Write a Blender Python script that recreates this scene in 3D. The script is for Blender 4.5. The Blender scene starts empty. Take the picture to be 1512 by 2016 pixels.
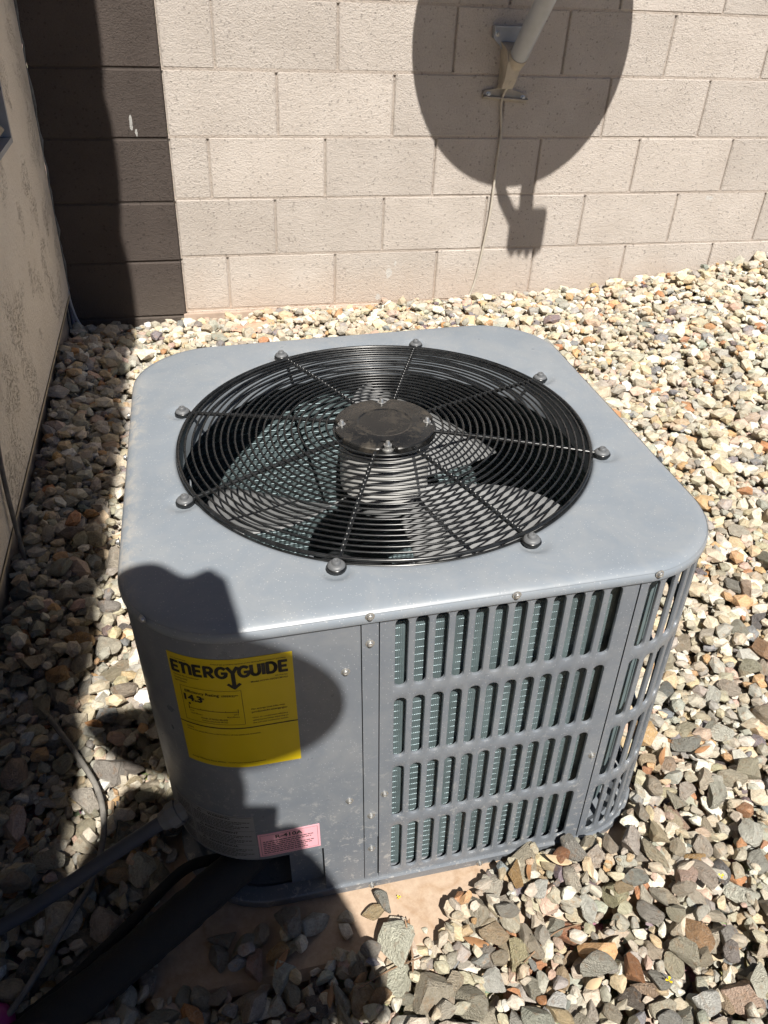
import bpy, bmesh, math, random
import numpy as np
from mathutils import Vector, Matrix, Euler
R = math.radians
random.seed(7); rng = np.random.default_rng(7)
scene = bpy.context.scene
COL = scene.collection

# ------------------------------------------------------------------ camera
yaw, pitch, roll = 0.2572, 0.6188, 0.0538
CAM = Vector((0.2369, -3.0090, 1.1737))
F = Vector((math.sin(yaw)*math.cos(pitch), math.cos(yaw)*math.cos(pitch), -math.sin(pitch)))
Rt = Vector((math.cos(yaw), -math.sin(yaw), 0)); Up = Rt.cross(F)
R2 = math.cos(roll)*Rt + math.sin(roll)*Up; U2 = -math.sin(roll)*Rt + math.cos(roll)*Up
cd = bpy.data.cameras.new('camera'); cam = bpy.data.objects.new('camera', cd); COL.objects.link(cam)
cd.sensor_fit = 'HORIZONTAL'; cd.sensor_width = 36.0; cd.lens = 1571.6*36/1512
cd.clip_start = 0.01; cd.clip_end = 500
cam.matrix_world = Matrix(((R2.x, U2.x, -F.x, CAM.x), (R2.y, U2.y, -F.y, CAM.y), (R2.z, U2.z, -F.z, CAM.z), (0, 0, 0, 1)))
scene.camera = cam

# ------------------------------------------------------------------ sky, sun, exposure
SUN_EL, SUN_AZ = R(56.0), R(1.0)           # light travels towards +Y (the block wall), 1 degree to +X
world = bpy.data.worlds.new('World'); scene.world = world; world.use_nodes = True
wn = world.node_tree.nodes; wl = world.node_tree.links
sky = wn.new('ShaderNodeTexSky'); sky.sky_type = 'NISHITA'; sky.sun_disc = False
sky.sun_elevation = SUN_EL; sky.sun_rotation = R(181.0)
sky.altitude = 400; sky.air_density = 0.40; sky.dust_density = 0.10; sky.ozone_density = 1.0
wn['Background'].inputs['Strength'].default_value = 0.05
wl.new(sky.outputs[0], wn['Background'].inputs['Color'])
sd = bpy.data.lights.new('sun', 'SUN'); sd.energy = 5.0; sd.angle = R(0.53); sd.color = (1.0, 0.95, 0.87)
sun = bpy.data.objects.new('sun', sd); COL.objects.link(sun)
LD = Vector((math.sin(SUN_AZ)*math.cos(SUN_EL), math.cos(SUN_AZ)*math.cos(SUN_EL), -math.sin(SUN_EL)))
sun.rotation_euler = LD.to_track_quat('-Z', 'Y').to_euler(); sun.location = (0, -4, 6)
vs = scene.view_settings; vs.view_transform = 'Standard'; vs.look = 'None'; vs.gamma = 1.0
vs.use_curve_mapping = False; vs.exposure = 0.72
cy = scene.cycles; cy.max_bounces = 6; cy.diffuse_bounces = 3; cy.glossy_bounces = 3; cy.transmission_bounces = 2; cy.adaptive_threshold = 0.02; cy.caustics_reflective = False; cy.caustics_refractive = False

# ------------------------------------------------------------------ helpers
def tag(o, label=None, cat=None, group=None, kind=None):
    if label: o['label'] = label
    if cat: o['category'] = cat
    if group: o['group'] = group
    if kind: o['kind'] = kind
    return o
def empty(name, loc=(0, 0, 0)):
    o = bpy.data.objects.new(name, None); COL.objects.link(o); o.location = loc; o.empty_display_size = .05; return o
def link(name, me, parent=None, mat=None):
    o = bpy.data.objects.new(name, me); COL.objects.link(o)
    if parent is not None: o.parent = parent
    if mat is not None and not me.materials: me.materials.append(mat)
    return o
class MB:
    """collects verts / faces of one mesh"""
    def __init__(s): s.v = []; s.f = []
    def add(s, vs_, fs):
        b = len(s.v); s.v += [tuple(v) for v in vs_]; s.f += [tuple(i+b for i in f) for f in fs]; return s
    def box(s, x0, x1, y0, y1, z0, z1):
        return s.add([(x0,y0,z0),(x1,y0,z0),(x1,y1,z0),(x0,y1,z0),(x0,y0,z1),(x1,y0,z1),(x1,y1,z1),(x0,y1,z1)],
                     [(3,2,1,0),(4,5,6,7),(0,1,5,4),(1,2,6,5),(2,3,7,6),(3,0,4,7)])
    def tube(s, pts, r, n=10, closed=False, caps=True):
        pts = [Vector(p) for p in pts]; m = len(pts)
        rs = r if isinstance(r, (list, tuple)) else [r]*m
        prev = None; b = len(s.v)
        for i, p in enumerate(pts):
            if closed: t = pts[(i+1) % m]-pts[i-1]
            else: t = pts[min(i+1, m-1)]-pts[max(i-1, 0)]
            t.normalize()
            if prev is None:
                a = Vector((0, 0, 1)) if abs(t.z) < .9 else Vector((1, 0, 0)); x = t.cross(a).normalized()
            else: x = (prev-t*prev.dot(t)).normalized()
            prev = x; y = t.cross(x)
            for k in range(n):
                q = p+(x*math.cos(2*math.pi*k/n)+y*math.sin(2*math.pi*k/n))*rs[i]; s.v.append(tuple(q))
        for i in range(m if closed else m-1):
            for k in range(n):
                a = b+i*n+k; a2 = b+i*n+(k+1) % n; c = b+((i+1) % m)*n+k; c2 = b+((i+1) % m)*n+(k+1) % n
                s.f.append((a, a2, c2, c))
        if caps and not closed:
            s.f.append(tuple(b+k for k in range(n))[::-1]); s.f.append(tuple(b+(m-1)*n+k for k in range(n)))
        return s
    def lathe(s, prof, n=24, ax=Vector((0, 0, 0))):
        b = len(s.v); m = len(prof)
        for r_, z in prof:
            for k in range(n):
                a = 2*math.pi*k/n; s.v.append((ax[0]+r_*math.cos(a), ax[1]+r_*math.sin(a), ax[2]+z))
        for i in range(m-1):
            for k in range(n):
                s.f.append((b+i*n+k, b+i*n+(k+1) % n, b+(i+1)*n+(k+1) % n, b+(i+1)*n+k))
        if prof[0][0] > 1e-6: s.f.append(tuple(b+k for k in range(n))[::-1])
        if prof[-1][0] > 1e-6: s.f.append(tuple(b+(m-1)*n+k for k in range(n)))
        return s
    def mesh(s, name, smooth=None, weld=False):
        me = bpy.data.meshes.new(name); me.from_pydata(s.v, [], s.f); 
        bm = bmesh.new(); bm.from_mesh(me)
        if weld: bmesh.ops.remove_doubles(bm, verts=bm.verts, dist=1e-5)
        bmesh.ops.recalc_face_normals(bm, faces=bm.faces); bm.to_mesh(me); bm.free()
        if smooth is not None:
            me.polygons.foreach_set('use_smooth', [True]*len(me.polygons)); me.set_sharp_from_angle(angle=R(smooth))
        me.update(); return me
    def build(s, name, mat, parent=None, smooth=None, weld=False):
        return link(name, s.mesh(name, smooth, weld), parent, mat)
def smoothstep(a, b, x):
    t = np.clip((x-a)/(b-a), 0, 1); return t*t*(3-2*t)
def bez(pts, n=8):
    """Catmull-Rom through points"""
    P = [Vector(p) for p in pts]; P = [2*P[0]-P[1]]+P+[2*P[-1]-P[-2]]; out = []
    for i in range(1, len(P)-2):
        for k in range(n):
            t = k/n; a, b, c, d = P[i-1], P[i], P[i+1], P[i+2]
            out.append(.5*((2*b)+(c-a)*t+(2*a-5*b+4*c-d)*t*t+(3*b-a-3*c+d)*t**3))
    out.append(P[-2]); return out

# ------------------------------------------------------------------ material helpers
class NT:
    def __init__(s, name):
        s.m = bpy.data.materials.new(name); s.m.use_nodes = True; s.t = s.m.node_tree; s.n = s.t.nodes
        s.bsdf = s.n['Principled BSDF']
    def new(s, typ, **kw):
        nd = s.n.new('ShaderNode'+typ)
        for k, v in kw.items():
            if hasattr(nd, k): setattr(nd, k, v)
        return nd
    def set(s, nd, **inp):
        for k, v in inp.items():
            k2 = k.replace('_', ' ')
            sock = nd.inputs[k2] if k2 in nd.inputs else nd.inputs[k]
            if hasattr(v, 'is_output') or isinstance(v, bpy.types.NodeSocket): s.t.links.new(v, sock)
            else: sock.default_value = v
        return nd
    def noise(s, vec, scale, detail=4, rough=.55, dist=0.0):
        nd = s.new('TexNoise'); s.set(nd, Scale=scale, Detail=detail, Roughness=rough, Distortion=dist)
        if vec is not None: s.t.links.new(vec, nd.inputs['Vector'])
        return nd.outputs['Fac']
    def voro(s, vec, scale, feature='F1', out='Distance', rnd=1.0):
        nd = s.new('TexVoronoi'); nd.feature = feature; nd.inputs['Scale'].default_value = scale; nd.inputs['Randomness'].default_value = rnd
        if vec is not None: s.t.links.new(vec, nd.inputs['Vector'])
        return nd.outputs[out]
    def ramp(s, fac, stops, interp='LINEAR'):
        nd = s.new('ValToRGB'); cr = nd.color_ramp; cr.interpolation = interp
        while len(cr.elements) > 1: cr.elements.remove(cr.elements[-1])
        for i, (p, c) in enumerate(stops):
            e = cr.elements[0] if i == 0 else cr.elements.new(p)
            e.position = p; e.color = c if len(c) == 4 else (*c, 1)
        s.t.links.new(fac, nd.inputs['Fac']); return nd.outputs['Color']
    def mix(s, fac, a, b, typ='MIX'):
        nd = s.new('Mix', data_type='RGBA', blend_type=typ); nd.data_type = 'RGBA'; nd.blend_type = typ
        for sock, v in ((nd.inputs[0], fac), (nd.inputs[6], a), (nd.inputs[7], b)):
            if isinstance(v, bpy.types.NodeSocket): s.t.links.new(v, sock)
            elif isinstance(v, (int, float)): sock.default_value = v
            else: sock.default_value = (*v, 1) if len(v) == 3 else v
        return nd.outputs[2]
    def math(s, op, a, b=0.0, clamp=False):
        nd = s.new('Math', operation=op); nd.use_clamp = clamp
        for i, v in enumerate((a, b)):
            if isinstance(v, bpy.types.NodeSocket): s.t.links.new(v, nd.inputs[i])
            else: nd.inputs[i].default_value = v
        return nd.outputs[0]
    def mapping(s, vec, scale=(1, 1, 1), loc=(0, 0, 0), rot=(0, 0, 0)):
        nd = s.new('Mapping'); s.t.links.new(vec, nd.inputs['Vector'])
        nd.inputs['Scale'].default_value = scale; nd.inputs['Location'].default_value = loc; nd.inputs['Rotation'].default_value = rot
        return nd.outputs[0]
    def bump(s, h, strength=.3, dist=.01, normal=None):
        nd = s.new('Bump'); s.set(nd, Strength=strength, Distance=dist); s.t.links.new(h, nd.inputs['Height'])
        if normal is not None: s.t.links.new(normal, nd.inputs['Normal'])
        return nd.outputs[0]
    def coord(s, which='Object'):
        if which == 'Position': return s.new('NewGeometry').outputs['Position']
        return s.new('TexCoord').outputs[which]
    def out(s, color=None, rough=None, metal=None, normal=None, spec=None, **kw):
        b = s.bsdf
        for k, v in (('Base Color', color), ('Roughness', rough), ('Metallic', metal), ('Normal', normal), ('Specular IOR Level', spec)):
            if v is None: continue
            if isinstance(v, bpy.types.NodeSocket): s.t.links.new(v, b.inputs[k])
            elif k == 'Base Color': b.inputs[k].default_value = (*v, 1)
            else: b.inputs[k].default_value = v
        for k, v in kw.items(): b.inputs[k.replace('_', ' ')].default_value = v
        return s.m

def simple(name, col, rough=.5, metal=0.0, var=.15, scale=30, bump=0.0):
    t = NT(name); c = t.coord('Object'); n = t.noise(c, scale, 5)
    d = tuple(x*(1-var) for x in col); l = tuple(min(1, x*(1+var)) for x in col)
    return t.out(t.ramp(n, [(.3, d), (.7, l)]), t.ramp(n, [(.3, (rough*.85,)*3), (.7, (min(1, rough*1.15),)*3)]), metal,
                 t.bump(t.noise(c, scale*6, 3), bump, .002) if bump else None)

def block_mat(name, dark, light, dirt):
    t = NT(name); pos = t.coord('Position'); rnd = t.new('ObjectInfo').outputs['Random']
    big = t.noise(pos, 5, 3); fine = t.noise(pos, 200, 3, .75); mid = t.noise(pos, 60, 3); sn = t.math('MULTIPLY', mid, 2.4)
    c = t.ramp(big, [(.3, dark), (.72, light)])
    c = t.mix(.8, c, t.ramp(rnd, [(0, (.88, .875, .87)), (.5, (.97, .965, .96)), (1, (1.03, 1.02, 1.01))]), 'MULTIPLY')
    c = t.mix(.55, c, t.ramp(fine, [(.3, (.72, .71, .7)), (.6, (1.03, 1.03, 1.03))]), 'MULTIPLY')
    # open pores of split aggregate
    pn = mid; pores = t.voro(pos, 70)
    pmask = t.math('MULTIPLY', t.math('LESS_THAN', pores, .27), t.math('GREATER_THAN', pn, .54))
    c = t.mix(t.math('MULTIPLY', pmask, .4), c, tuple(x*.3 for x in dark))
    # dust splashed up from the gravel on the lowest course
    sep = t.new('SeparateXYZ'); t.t.links.new(pos, sep.inputs[0])
    g = t.math('ADD', sep.outputs['Z'], t.math('MULTIPLY', big, .16))
    dm = t.ramp(g, [(.04, (1, 1, 1)), (.24, (0, 0, 0))])
    c = t.mix(t.math('MULTIPLY', dm, .65), c, dirt)
    # a few chalky droppings with their own outline
    for (x, z, rx, rz) in ((.092, .65, .007, .028), (.105, .62, .005, .016), (.995, .12, .014, .03), (1.02, .155, .006, .012), (2.33, .385, .02, .012), (.955, .02, .012, .02), (2.75, .44, .01, .016)):
        dx = t.math('DIVIDE', t.math('SUBTRACT', sep.outputs['X'], x), rx); dz = t.math('DIVIDE', t.math('SUBTRACT', sep.outputs['Z'], z), rz)
        d2 = t.math('ADD', t.math('MULTIPLY', dx, dx), t.math('MULTIPLY', dz, dz))
        k = t.math('LESS_THAN', t.math('ADD', d2, sn), 1.75)
        c = t.mix(t.math('MULTIPLY', k, .6), c, (.58, .58, .56))
    h = t.math('ADD', t.math('MULTIPLY', fine, .6), t.math('MULTIPLY', mid, .35))
    h = t.math('SUBTRACT', h, t.math('MULTIPLY', pmask, .35))
    return t.out(c, .9, 0, t.bump(h, 1.0, .008), .25)
M_block = block_mat('painted_block', (.495, .447, .405), (.58, .530, .486), (.58, .46, .37))
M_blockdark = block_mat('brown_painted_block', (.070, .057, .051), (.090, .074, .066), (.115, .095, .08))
M_mortar = block_mat('painted_mortar', (.42, .365, .32), (.50, .44, .39), (.56, .42, .32))
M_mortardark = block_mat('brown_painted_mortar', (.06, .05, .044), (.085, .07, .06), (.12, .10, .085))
M_footing = simple('concrete_footing', (.40, .31, .25), .95, 0, .25, 14, .5)

def stucco_mat():
    t = NT('stucco'); c = t.coord('Position')
    wob = t.new('VectorMath', operation='ADD'); nz = t.new('TexNoise'); t.set(nz, Scale=9.0, Detail=4.0); t.t.links.new(c, nz.inputs['Vector'])
    sc = t.new('VectorMath', operation='SCALE'); sc.inputs['Scale'].default_value = .10
    t.t.links.new(nz.outputs['Color'], sc.inputs[0]); t.t.links.new(c, wob.inputs[0]); t.t.links.new(sc.outputs[0], wob.inputs[1])
    # skip-trowel lace: thin torn edges appearing in patches
    lace = t.noise(t.mapping(wob.outputs[0], (1, 11, 24)), 4.0, 4, .6)
    edge = t.math('ABSOLUTE', t.math('SUBTRACT', lace, .5))
    line = t.ramp(edge, [(.0, (1, 1, 1)), (.02, (0, 0, 0))])
    patch = t.ramp(t.noise(c, 4.5, 5, .6), [(.50, (0, 0, 0)), (.60, (1, 1, 1))])
    pits = t.math('MULTIPLY', line, patch)
    base = t.ramp(t.noise(c, 6, 5), [(.3, (.74, .67, .575)), (.7, (.80, .735, .64))])
    base = t.mix(t.math('MULTIPLY', pits, .14), base, (.30, .245, .19))  # relief shadow of the trowel pits put into the base colour
    fine = t.noise(c, 70, 5, .65)
    h = t.math('SUBTRACT', t.math('MULTIPLY', fine, .6), t.math('MULTIPLY', pits, .8))
    return t.out(base, .92, 0, t.bump(h, 1.0, .012), .2)
M_stucco = stucco_mat()
M_foam = simple('grey_sealant', (.16, .165, .165), .85, 0, .4, 40, .6)
M_white_metal = simple('grey_painted_vent', (.30, .31, .33), .5, .0, .15, 20)
M_ventcream = simple('cream_louver', (.45, .38, .27), .7, 0, .2, 30)
M_rooftile = simple('clay_roof_tile', (.42, .21, .13), .85, 0, .25, 8, .3)
M_fascia = simple('brown_fascia', (.16, .11, .08), .7, 0, .2, 12)
M_concrete = simple('bare_concrete', (.33, .29, .25), .95, 0, .25, 12, .4)

def stone_mat(name, src):
    t = NT(name)
    if src == 'attr':
        a = t.new('Attribute'); a.attribute_name = 'stone_colour'; col = a.outputs['Color']
        v = t.new('Attribute'); v.attribute_name = 'rest'; vec = v.outputs['Vector']
    else:
        oi = t.new('ObjectInfo'); col = oi.outputs['Color']
        ad = t.new('VectorMath', operation='ADD'); t.t.links.new(t.coord('Object'), ad.inputs[0])
        sc = t.new('VectorMath', operation='SCALE'); cx = t.new('CombineXYZ')
        for k in range(3): t.t.links.new(oi.outputs['Random'], cx.inputs[k])
        sc.inputs['Scale'].default_value = 37.0; t.t.links.new(cx.outputs[0], sc.inputs[0]); t.t.links.new(sc.outputs[0], ad.inputs[1])
        vec = ad.outputs[0]
    band = t.noise(t.mapping(vec, (1.1, 1.8, 6.5)), 1.3, 3, .6, .7)
    spot = t.noise(vec, 2.1, 2, .6); gr = t.noise(vec, 11, 3, .75)
    c = t.mix(.85, col, t.ramp(band, [(.28, (.66, .64, .61)), (.5, (.97, .96, .95)), (.7, (1.16, 1.15, 1.13))]), 'MULTIPLY')
    rust = t.ramp(spot, [(.57, (0, 0, 0)), (.68, (1, 1, 1))])
    c = t.mix(t.math('MULTIPLY', rust, .34), c, (.42, .24, .12))
    vein = t.ramp(t.math('ABSOLUTE', t.math('SUBTRACT', t.noise(vec, 1.7, 2, .6, .8), .5)), [(.0, (1, 1, 1)), (.022, (0, 0, 0))])
    c = t.mix(t.math('MULTIPLY', vein, .34), c, (.56, .53, .47))
    c = t.mix(.55, c, t.ramp(gr, [(.32, (.68, .66, .64)), (.62, (1.1, 1.1, 1.1))]), 'MULTIPLY')
    h = t.math('ADD', t.math('MULTIPLY', band, .25), t.math('MULTIPLY', gr, .7))
    return t.out(c, .82, 0, t.bump(h, .75, .09 if src != 'attr' else .004), .3)
M_stone = stone_mat('gravel_stone_rock', 'obj'); M_stones = stone_mat('gravel_rock', 'attr')
def ground_mat():
    t = NT('gritty_soil'); c = t.coord('Position'); n = t.noise(c, 60, 6, .7); v = t.voro(c, 55, out='Color')
    col = t.mix(.5, t.ramp(n, [(.3, (.22, .18, .14)), (.7, (.42, .36, .28))]), v, 'SOFT_LIGHT')
    return t.out(col, .95, 0, t.bump(n, .6, .02), .2)
M_ground = ground_mat()
def pad_mat():
    t = NT('tan_pad'); c = t.coord('Position')
    n = t.noise(c, 7, 5); col = t.ramp(n, [(.3, (.35, .255, .185)), (.7, (.44, .335, .25))])
    w = t.noise(c, 3.2, 3, .5, .6)   # dried mud tide-lines
    ln = t.ramp(t.math('ABSOLUTE', t.math('SUBTRACT', w, .52)), [(.0, (1, 1, 1)), (.016, (0, 0, 0))])
    col = t.mix(t.math('MULTIPLY', ln, .45), col, (.27, .16, .08))
    dust = t.ramp(t.noise(c, 60, 6, .8), [(.40, (0, 0, 0)), (.62, (1, 1, 1))])
    col = t.mix(t.math('MULTIPLY', dust, .5), col, (.52, .41, .31))
    return t.out(col, .85, 0, t.bump(t.noise(c, 90, 4), .25, .003), .3)
M_pad = pad_mat()

def cabinet_mat(name, streak):
    t = NT(name); c = t.coord('Object')
    n = t.noise(c, 9, 5); col = t.ramp(n, [(.3, (.188, .215, .248)), (.7, (.212, .240, .274))] if streak else [(.3, (.138, .155, .180)), (.7, (.158, .176, .202))])  # top base lighter: dust film plus sky glare put into the colour
    # dust film
    d = t.ramp(t.noise(c, 14, 6, .74, .8), [(.42, (0, 0, 0)), (.75, (1, 1, 1))])
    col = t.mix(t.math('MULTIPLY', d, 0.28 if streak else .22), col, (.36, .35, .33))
    sc_ = t.noise(t.mapping(c, (1, 14, 1), rot=(0, 0, .6)), 16, 3, .6)
    scr = t.math('MULTIPLY', t.math('GREATER_THAN', sc_, .70), t.math('GREATER_THAN', t.noise(c, 5, 2), .52))
    col = t.mix(t.math('MULTIPLY', scr, .22), col, (.42, .43, .44))
    # hard-water speckles: small random droplets
    vn = t.new('TexVoronoi'); vn.inputs['Scale'].default_value = 230; t.t.links.new(c, vn.inputs['Vector'])
    sepc = t.new('SeparateColor'); t.t.links.new(vn.outputs['Color'], sepc.inputs[0])
    keep = t.math('GREATER_THAN', sepc.outputs[0], .72 if streak else .86); rad = t.math('MULTIPLY', sepc.outputs[1], .26)
    clus = t.ramp(t.noise(c, 6, 3), [(.42, (0, 0, 0)), (.6, (1, 1, 1))])
    sp = t.math('MULTIPLY', t.math('MULTIPLY', t.math('LESS_THAN', vn.outputs['Distance'], rad), keep), clus)
    col = t.mix(t.math('MULTIPLY', sp, .42), col, (.50, .50, .48))
    v2 = t.new('TexVoronoi'); v2.inputs['Scale'].default_value = 420; t.t.links.new(c, v2.inputs['Vector']); s2 = t.new('SeparateColor'); t.t.links.new(v2.outputs['Color'], s2.inputs[0])
    sp3 = t.math('MULTIPLY', t.math('LESS_THAN', v2.outputs['Distance'], .30), t.math('GREATER_THAN', s2.outputs[0], .90))
    col = t.mix(t.math('MULTIPLY', sp3, .35), col, (.55, .56, .57))
    rough = t.ramp(t.noise(c, 30, 5), [(.3, (.27,)*3), (.7, (.46,)*3)])
    if streak:
        sp2 = t.new('SeparateXYZ'); t.t.links.new(c, sp2.inputs[0])
        ex = t.ramp(t.math('ADD', sp2.outputs['X'], .392), [(.006, (1, 1, 1)), (.032, (0, 0, 0))])
        ey = t.ramp(t.math('ADD', sp2.outputs['Y'], .40), [(.0, (0, 0, 0)), (.1, (.7, .7, .7)), (.42, (.35, .35, .35)), (.5, (1, 1, 1)), (.72, (0, 0, 0))])
        nn = t.ramp(t.noise(t.mapping(c, (1, .6, 1)), 70, 5, .7, .6), [(.44, (0, 0, 0)), (.6, (1, 1, 1))])
        k = t.math('MULTIPLY', t.math('MULTIPLY', ex, ey), nn)
        col = t.mix(t.math('MULTIPLY', k, .6), col, (.50, .44, .36))
    else:
        sp2 = t.new('SeparateXYZ'); t.t.links.new(c, sp2.inputs[0])
        lo = t.ramp(sp2.outputs['Z'], [(.0, (1, 1, 1)), (.42, (0, 0, 0))])
        sp_ = t.ramp(t.noise(c, 75, 4, .75, .4), [(.585, (0, 0, 0)), (.64, (1, 1, 1))])
        col = t.mix(t.math('MULTIPLY', t.math('MULTIPLY', lo, sp_), .6), col, (.45, .44, .42))
    return t.out(col, rough, 0, t.bump(t.math('ADD', t.math('MULTIPLY', t.noise(c, 420, 2), .02), t.noise(c, 7, 2)), .25, .004), .5)
M_cab = cabinet_mat('grey_enamel', False); M_cap = cabinet_mat('grey_enamel_lit_top', True)
M_inner = simple('inner_galvanised', (.34, .345, .35), .45, .35, .2, 14)
M_black = simple('black_coated_wire', (.011, .012, .013), .27, 0, .5, 60)
def dusty_black():
    t = NT('dusty_black_plate'); c = t.coord('Object')
    d = t.ramp(t.noise(c, 34, 6, .72, .4), [(.52, (0, 0, 0)), (.78, (1, 1, 1))])
    col = t.mix(t.math('MULTIPLY', d, .5), (.012, .012, .012), (.15, .125, .095))
    return t.out(col, t.ramp(d, [(0, (.25,)*3), (1, (.8,)*3)]), 0, None, .5)
M_plate = dusty_black()
M_zinc = simple('zinc_screw', (.50, .50, .49), .36, .8, .15, 80)
M_boltgrey = simple('grey_bolt', (.12, .125, .132), .5, .1, .15, 60)
M_alu = simple('aluminium_fan', (.24, .245, .25), .40, .2, .15, 10)
M_motor = simple('silver_motor', (.58, .58, .57), .40, .15, .12, 18)
M_fin = simple('teal_coil_fins', (.135, .178, .188), .45, .15, .25, 12)
M_tube = simple('coil_tube', (.20, .26, .28), .42, .6, .12, 30)
M_gapshade = simple('gap_shade', (.012, .012, .013), .8, 0, .2, 30)  # near-black colour standing for shade in gaps
M_yellow = simple('yellow_label', (.55, .41, .005), .35, 0, .05, 14)
M_pink = simple('pink_label', (.80, .40, .46), .5, 0, .04, 14)
M_silverlabel = simple('grey_label', (.24, .245, .25), .5, 0, .06, 20)
M_print = simple('black_print', (.010, .009, .008), .55, 0, .1, 30)
M_printsoft = simple('faded_print', (.06, .05, .045), .6, 0, .2, 30)
M_conduit = simple('grey_conduit', (.055, .062, .082), .5, 0, .15, 30)
M_fitting = simple('grey_fitting', (.13, .135, .14), .5, 0, .15, 30)
M_rubber = simple('black_foam_insulation', (.013, .013, .014), .85, 0, .5, 50, .6)
M_cablegrey = simple('weathered_grey_tube', (.17, .16, .145), .8, 0, .4, 40, .5)
M_cablewhite = simple('beige_cable', (.46, .42, .36), .6, 0, .15, 30)
M_cablepale = simple('pale_grey_cable', (.42, .42, .43), .6, 0, .15, 30)
M_cableblue = simple('blue_cable', (.03, .04, .08), .5, 0, .2, 30)
M_bracket = simple('beige_painted_bracket', (.40, .355, .29), .6, 0, .18, 24, .2)
M_pole = simple('grey_pole', (.36, .38, .41), .5, .2, .1, 24)
M_dish = simple('grey_dish', (.42, .43, .44), .5, 0, .08, 10)
M_leaf = simple('dry_leaf', (.30, .155, .07), .8, 0, .45, 50)
M_leafpale = simple('pale_dry_leaf', (.50, .38, .24), .75, 0, .2, 40)
M_petal = simple('yellow_petal', (.80, .58, .01), .6, 0, .1, 50)
M_twig = simple('dry_twig', (.22, .14, .085), .85, 0, .3, 60)
M_magenta = simple('magenta_plastic', (.26, .015, .15), .5, 0, .1, 20)
M_redrock = simple('salmon_rock', (.47, .28, .20), .9, 0, .25, 40, .6)
M_cloth = simple('dark_clothing', (.05, .055, .07), .9, 0, .2, 20); M_skin = simple('skin', (.45, .27, .19), .55, 0, .1, 20)
M_hat = simple('straw_hat', (.45, .35, .22), .85, 0, .15, 50); M_phone = simple('dark_phone', (.02, .02, .025), .3, 0, .1, 20)

# ------------------------------------------------------------------ ground
def gz(x, y):
    xx = np.clip(x, -1.0, 4.0)
    z = -.078+.0387*(xx-.53)+.022*smoothstep(-1.1, -.1, y)
    z = z+.088*smoothstep(.10, -.21, x)*smoothstep(-.04, -.45, y)*smoothstep(-3.2, -1.5, y)
    return z+.075*smoothstep(1.6, 2.9, x)*smoothstep(-1.6, -.15, y)
gx = np.unique(np.concatenate([np.linspace(-40, -2, 14), np.linspace(-2, 5, 71), np.linspace(5, 60, 18)]))
gy = np.unique(np.concatenate([np.linspace(-60, -6, 16), np.linspace(-6, 1, 71), np.linspace(1, 40, 12)]))
XX, YY = np.meshgrid(gx, gy); ZZ = gz(XX, YY)-.006
gb = MB(); nx = len(gx)
gb.v = [tuple(v) for v in np.stack([XX.ravel(), YY.ravel(), ZZ.ravel()], 1)]
gb.f = [(j*nx+i, j*nx+i+1, (j+1)*nx+i+1, (j+1)*nx+i) for j in range(len(gy)-1) for i in range(nx-1)]
tag(gb.build('ground', M_ground, smooth=60), kind='structure')

# ------------------------------------------------------------------ block wall
PZ, BX = .2032, .4064
def bevel_block(name, w, h, d=.18, bv=.004):
    bm = bmesh.new(); bmesh.ops.create_cube(bm, size=1)
    for v in bm.verts: v.co = Vector((v.co.x*w, v.co.y*d, v.co.z*h))
    bmesh.ops.bevel(bm, geom=bm.edges[:], offset=bv, segments=1, affect='EDGES', profile=.5)
    me = bpy.data.meshes.new(name); bm.to_mesh(me); bm.free(); return me
wall = empty('block_wall', (1.9, .1, -.02))
tag(wall, 'tan painted concrete block wall behind the air conditioner', 'wall')
def child(o, par):
    o.parent = par; o.matrix_parent_inverse = par.matrix_world.inverted(); return o
bpy.context.view_layer.update()
offs = [.3778, .3746, .3364, .3548, .3744]
GAPV, GAPH = .0060, .0036
cache = {}
X0, X1 = .207, 4.6
for k in range(-4, 6):                               # course k lies between joint k (top) and k+1
    z1 = (5-k)*PZ; zc = z1-PZ/2; hh = PZ-GAPH
    if k == 5: zc -= 0; 
    off = offs[k] if 0 <= k < 5 else (.372 if k % 2 == 0 else .355)
    col0 = 0 if k in (0, 2, 4) or (k < 0 and k % 2 == 0) else .5
    if k == 5: col0 = .5
    xs = [X0]+[off+(col0+i-2)*BX for i in range(16)]; xs = [x for x in xs if X0+.03 < x < X1-.05 or x == X0]+[X1]
    for a, b in zip(xs[:-1], xs[1:]):
        w = round(b-a-GAPV, 3); key = (w, hh)
        if key not in cache: cache[key] = bevel_block('block', w, hh)
        o = link('block', cache[key], None, M_block)
        o.location = ((a+b)/2+random.uniform(-.0008, .0008), .09+random.uniform(-.001, .0012), zc+random.uniform(-.0007, .0007))
        o.rotation_euler = (random.uniform(-.003, .003), random.uniform(-.0016, .0016), random.uniform(-.0025, .0025)); child(o, wall)
mb = MB(); mb.box(X0, X1, .0075, .17, -.30, 9*PZ-.004)
for k in range(-3, 6): mb.box(X0, X1, 0.0016, .0075, (5-k)*PZ-.006, (5-k)*PZ+.006)
child(mb.build('mortar', M_mortar), wall)
child(MB().box(X0-.01, X1, -.012, .0022, -.30, -.012).build('footing', M_footing), wall)

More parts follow.
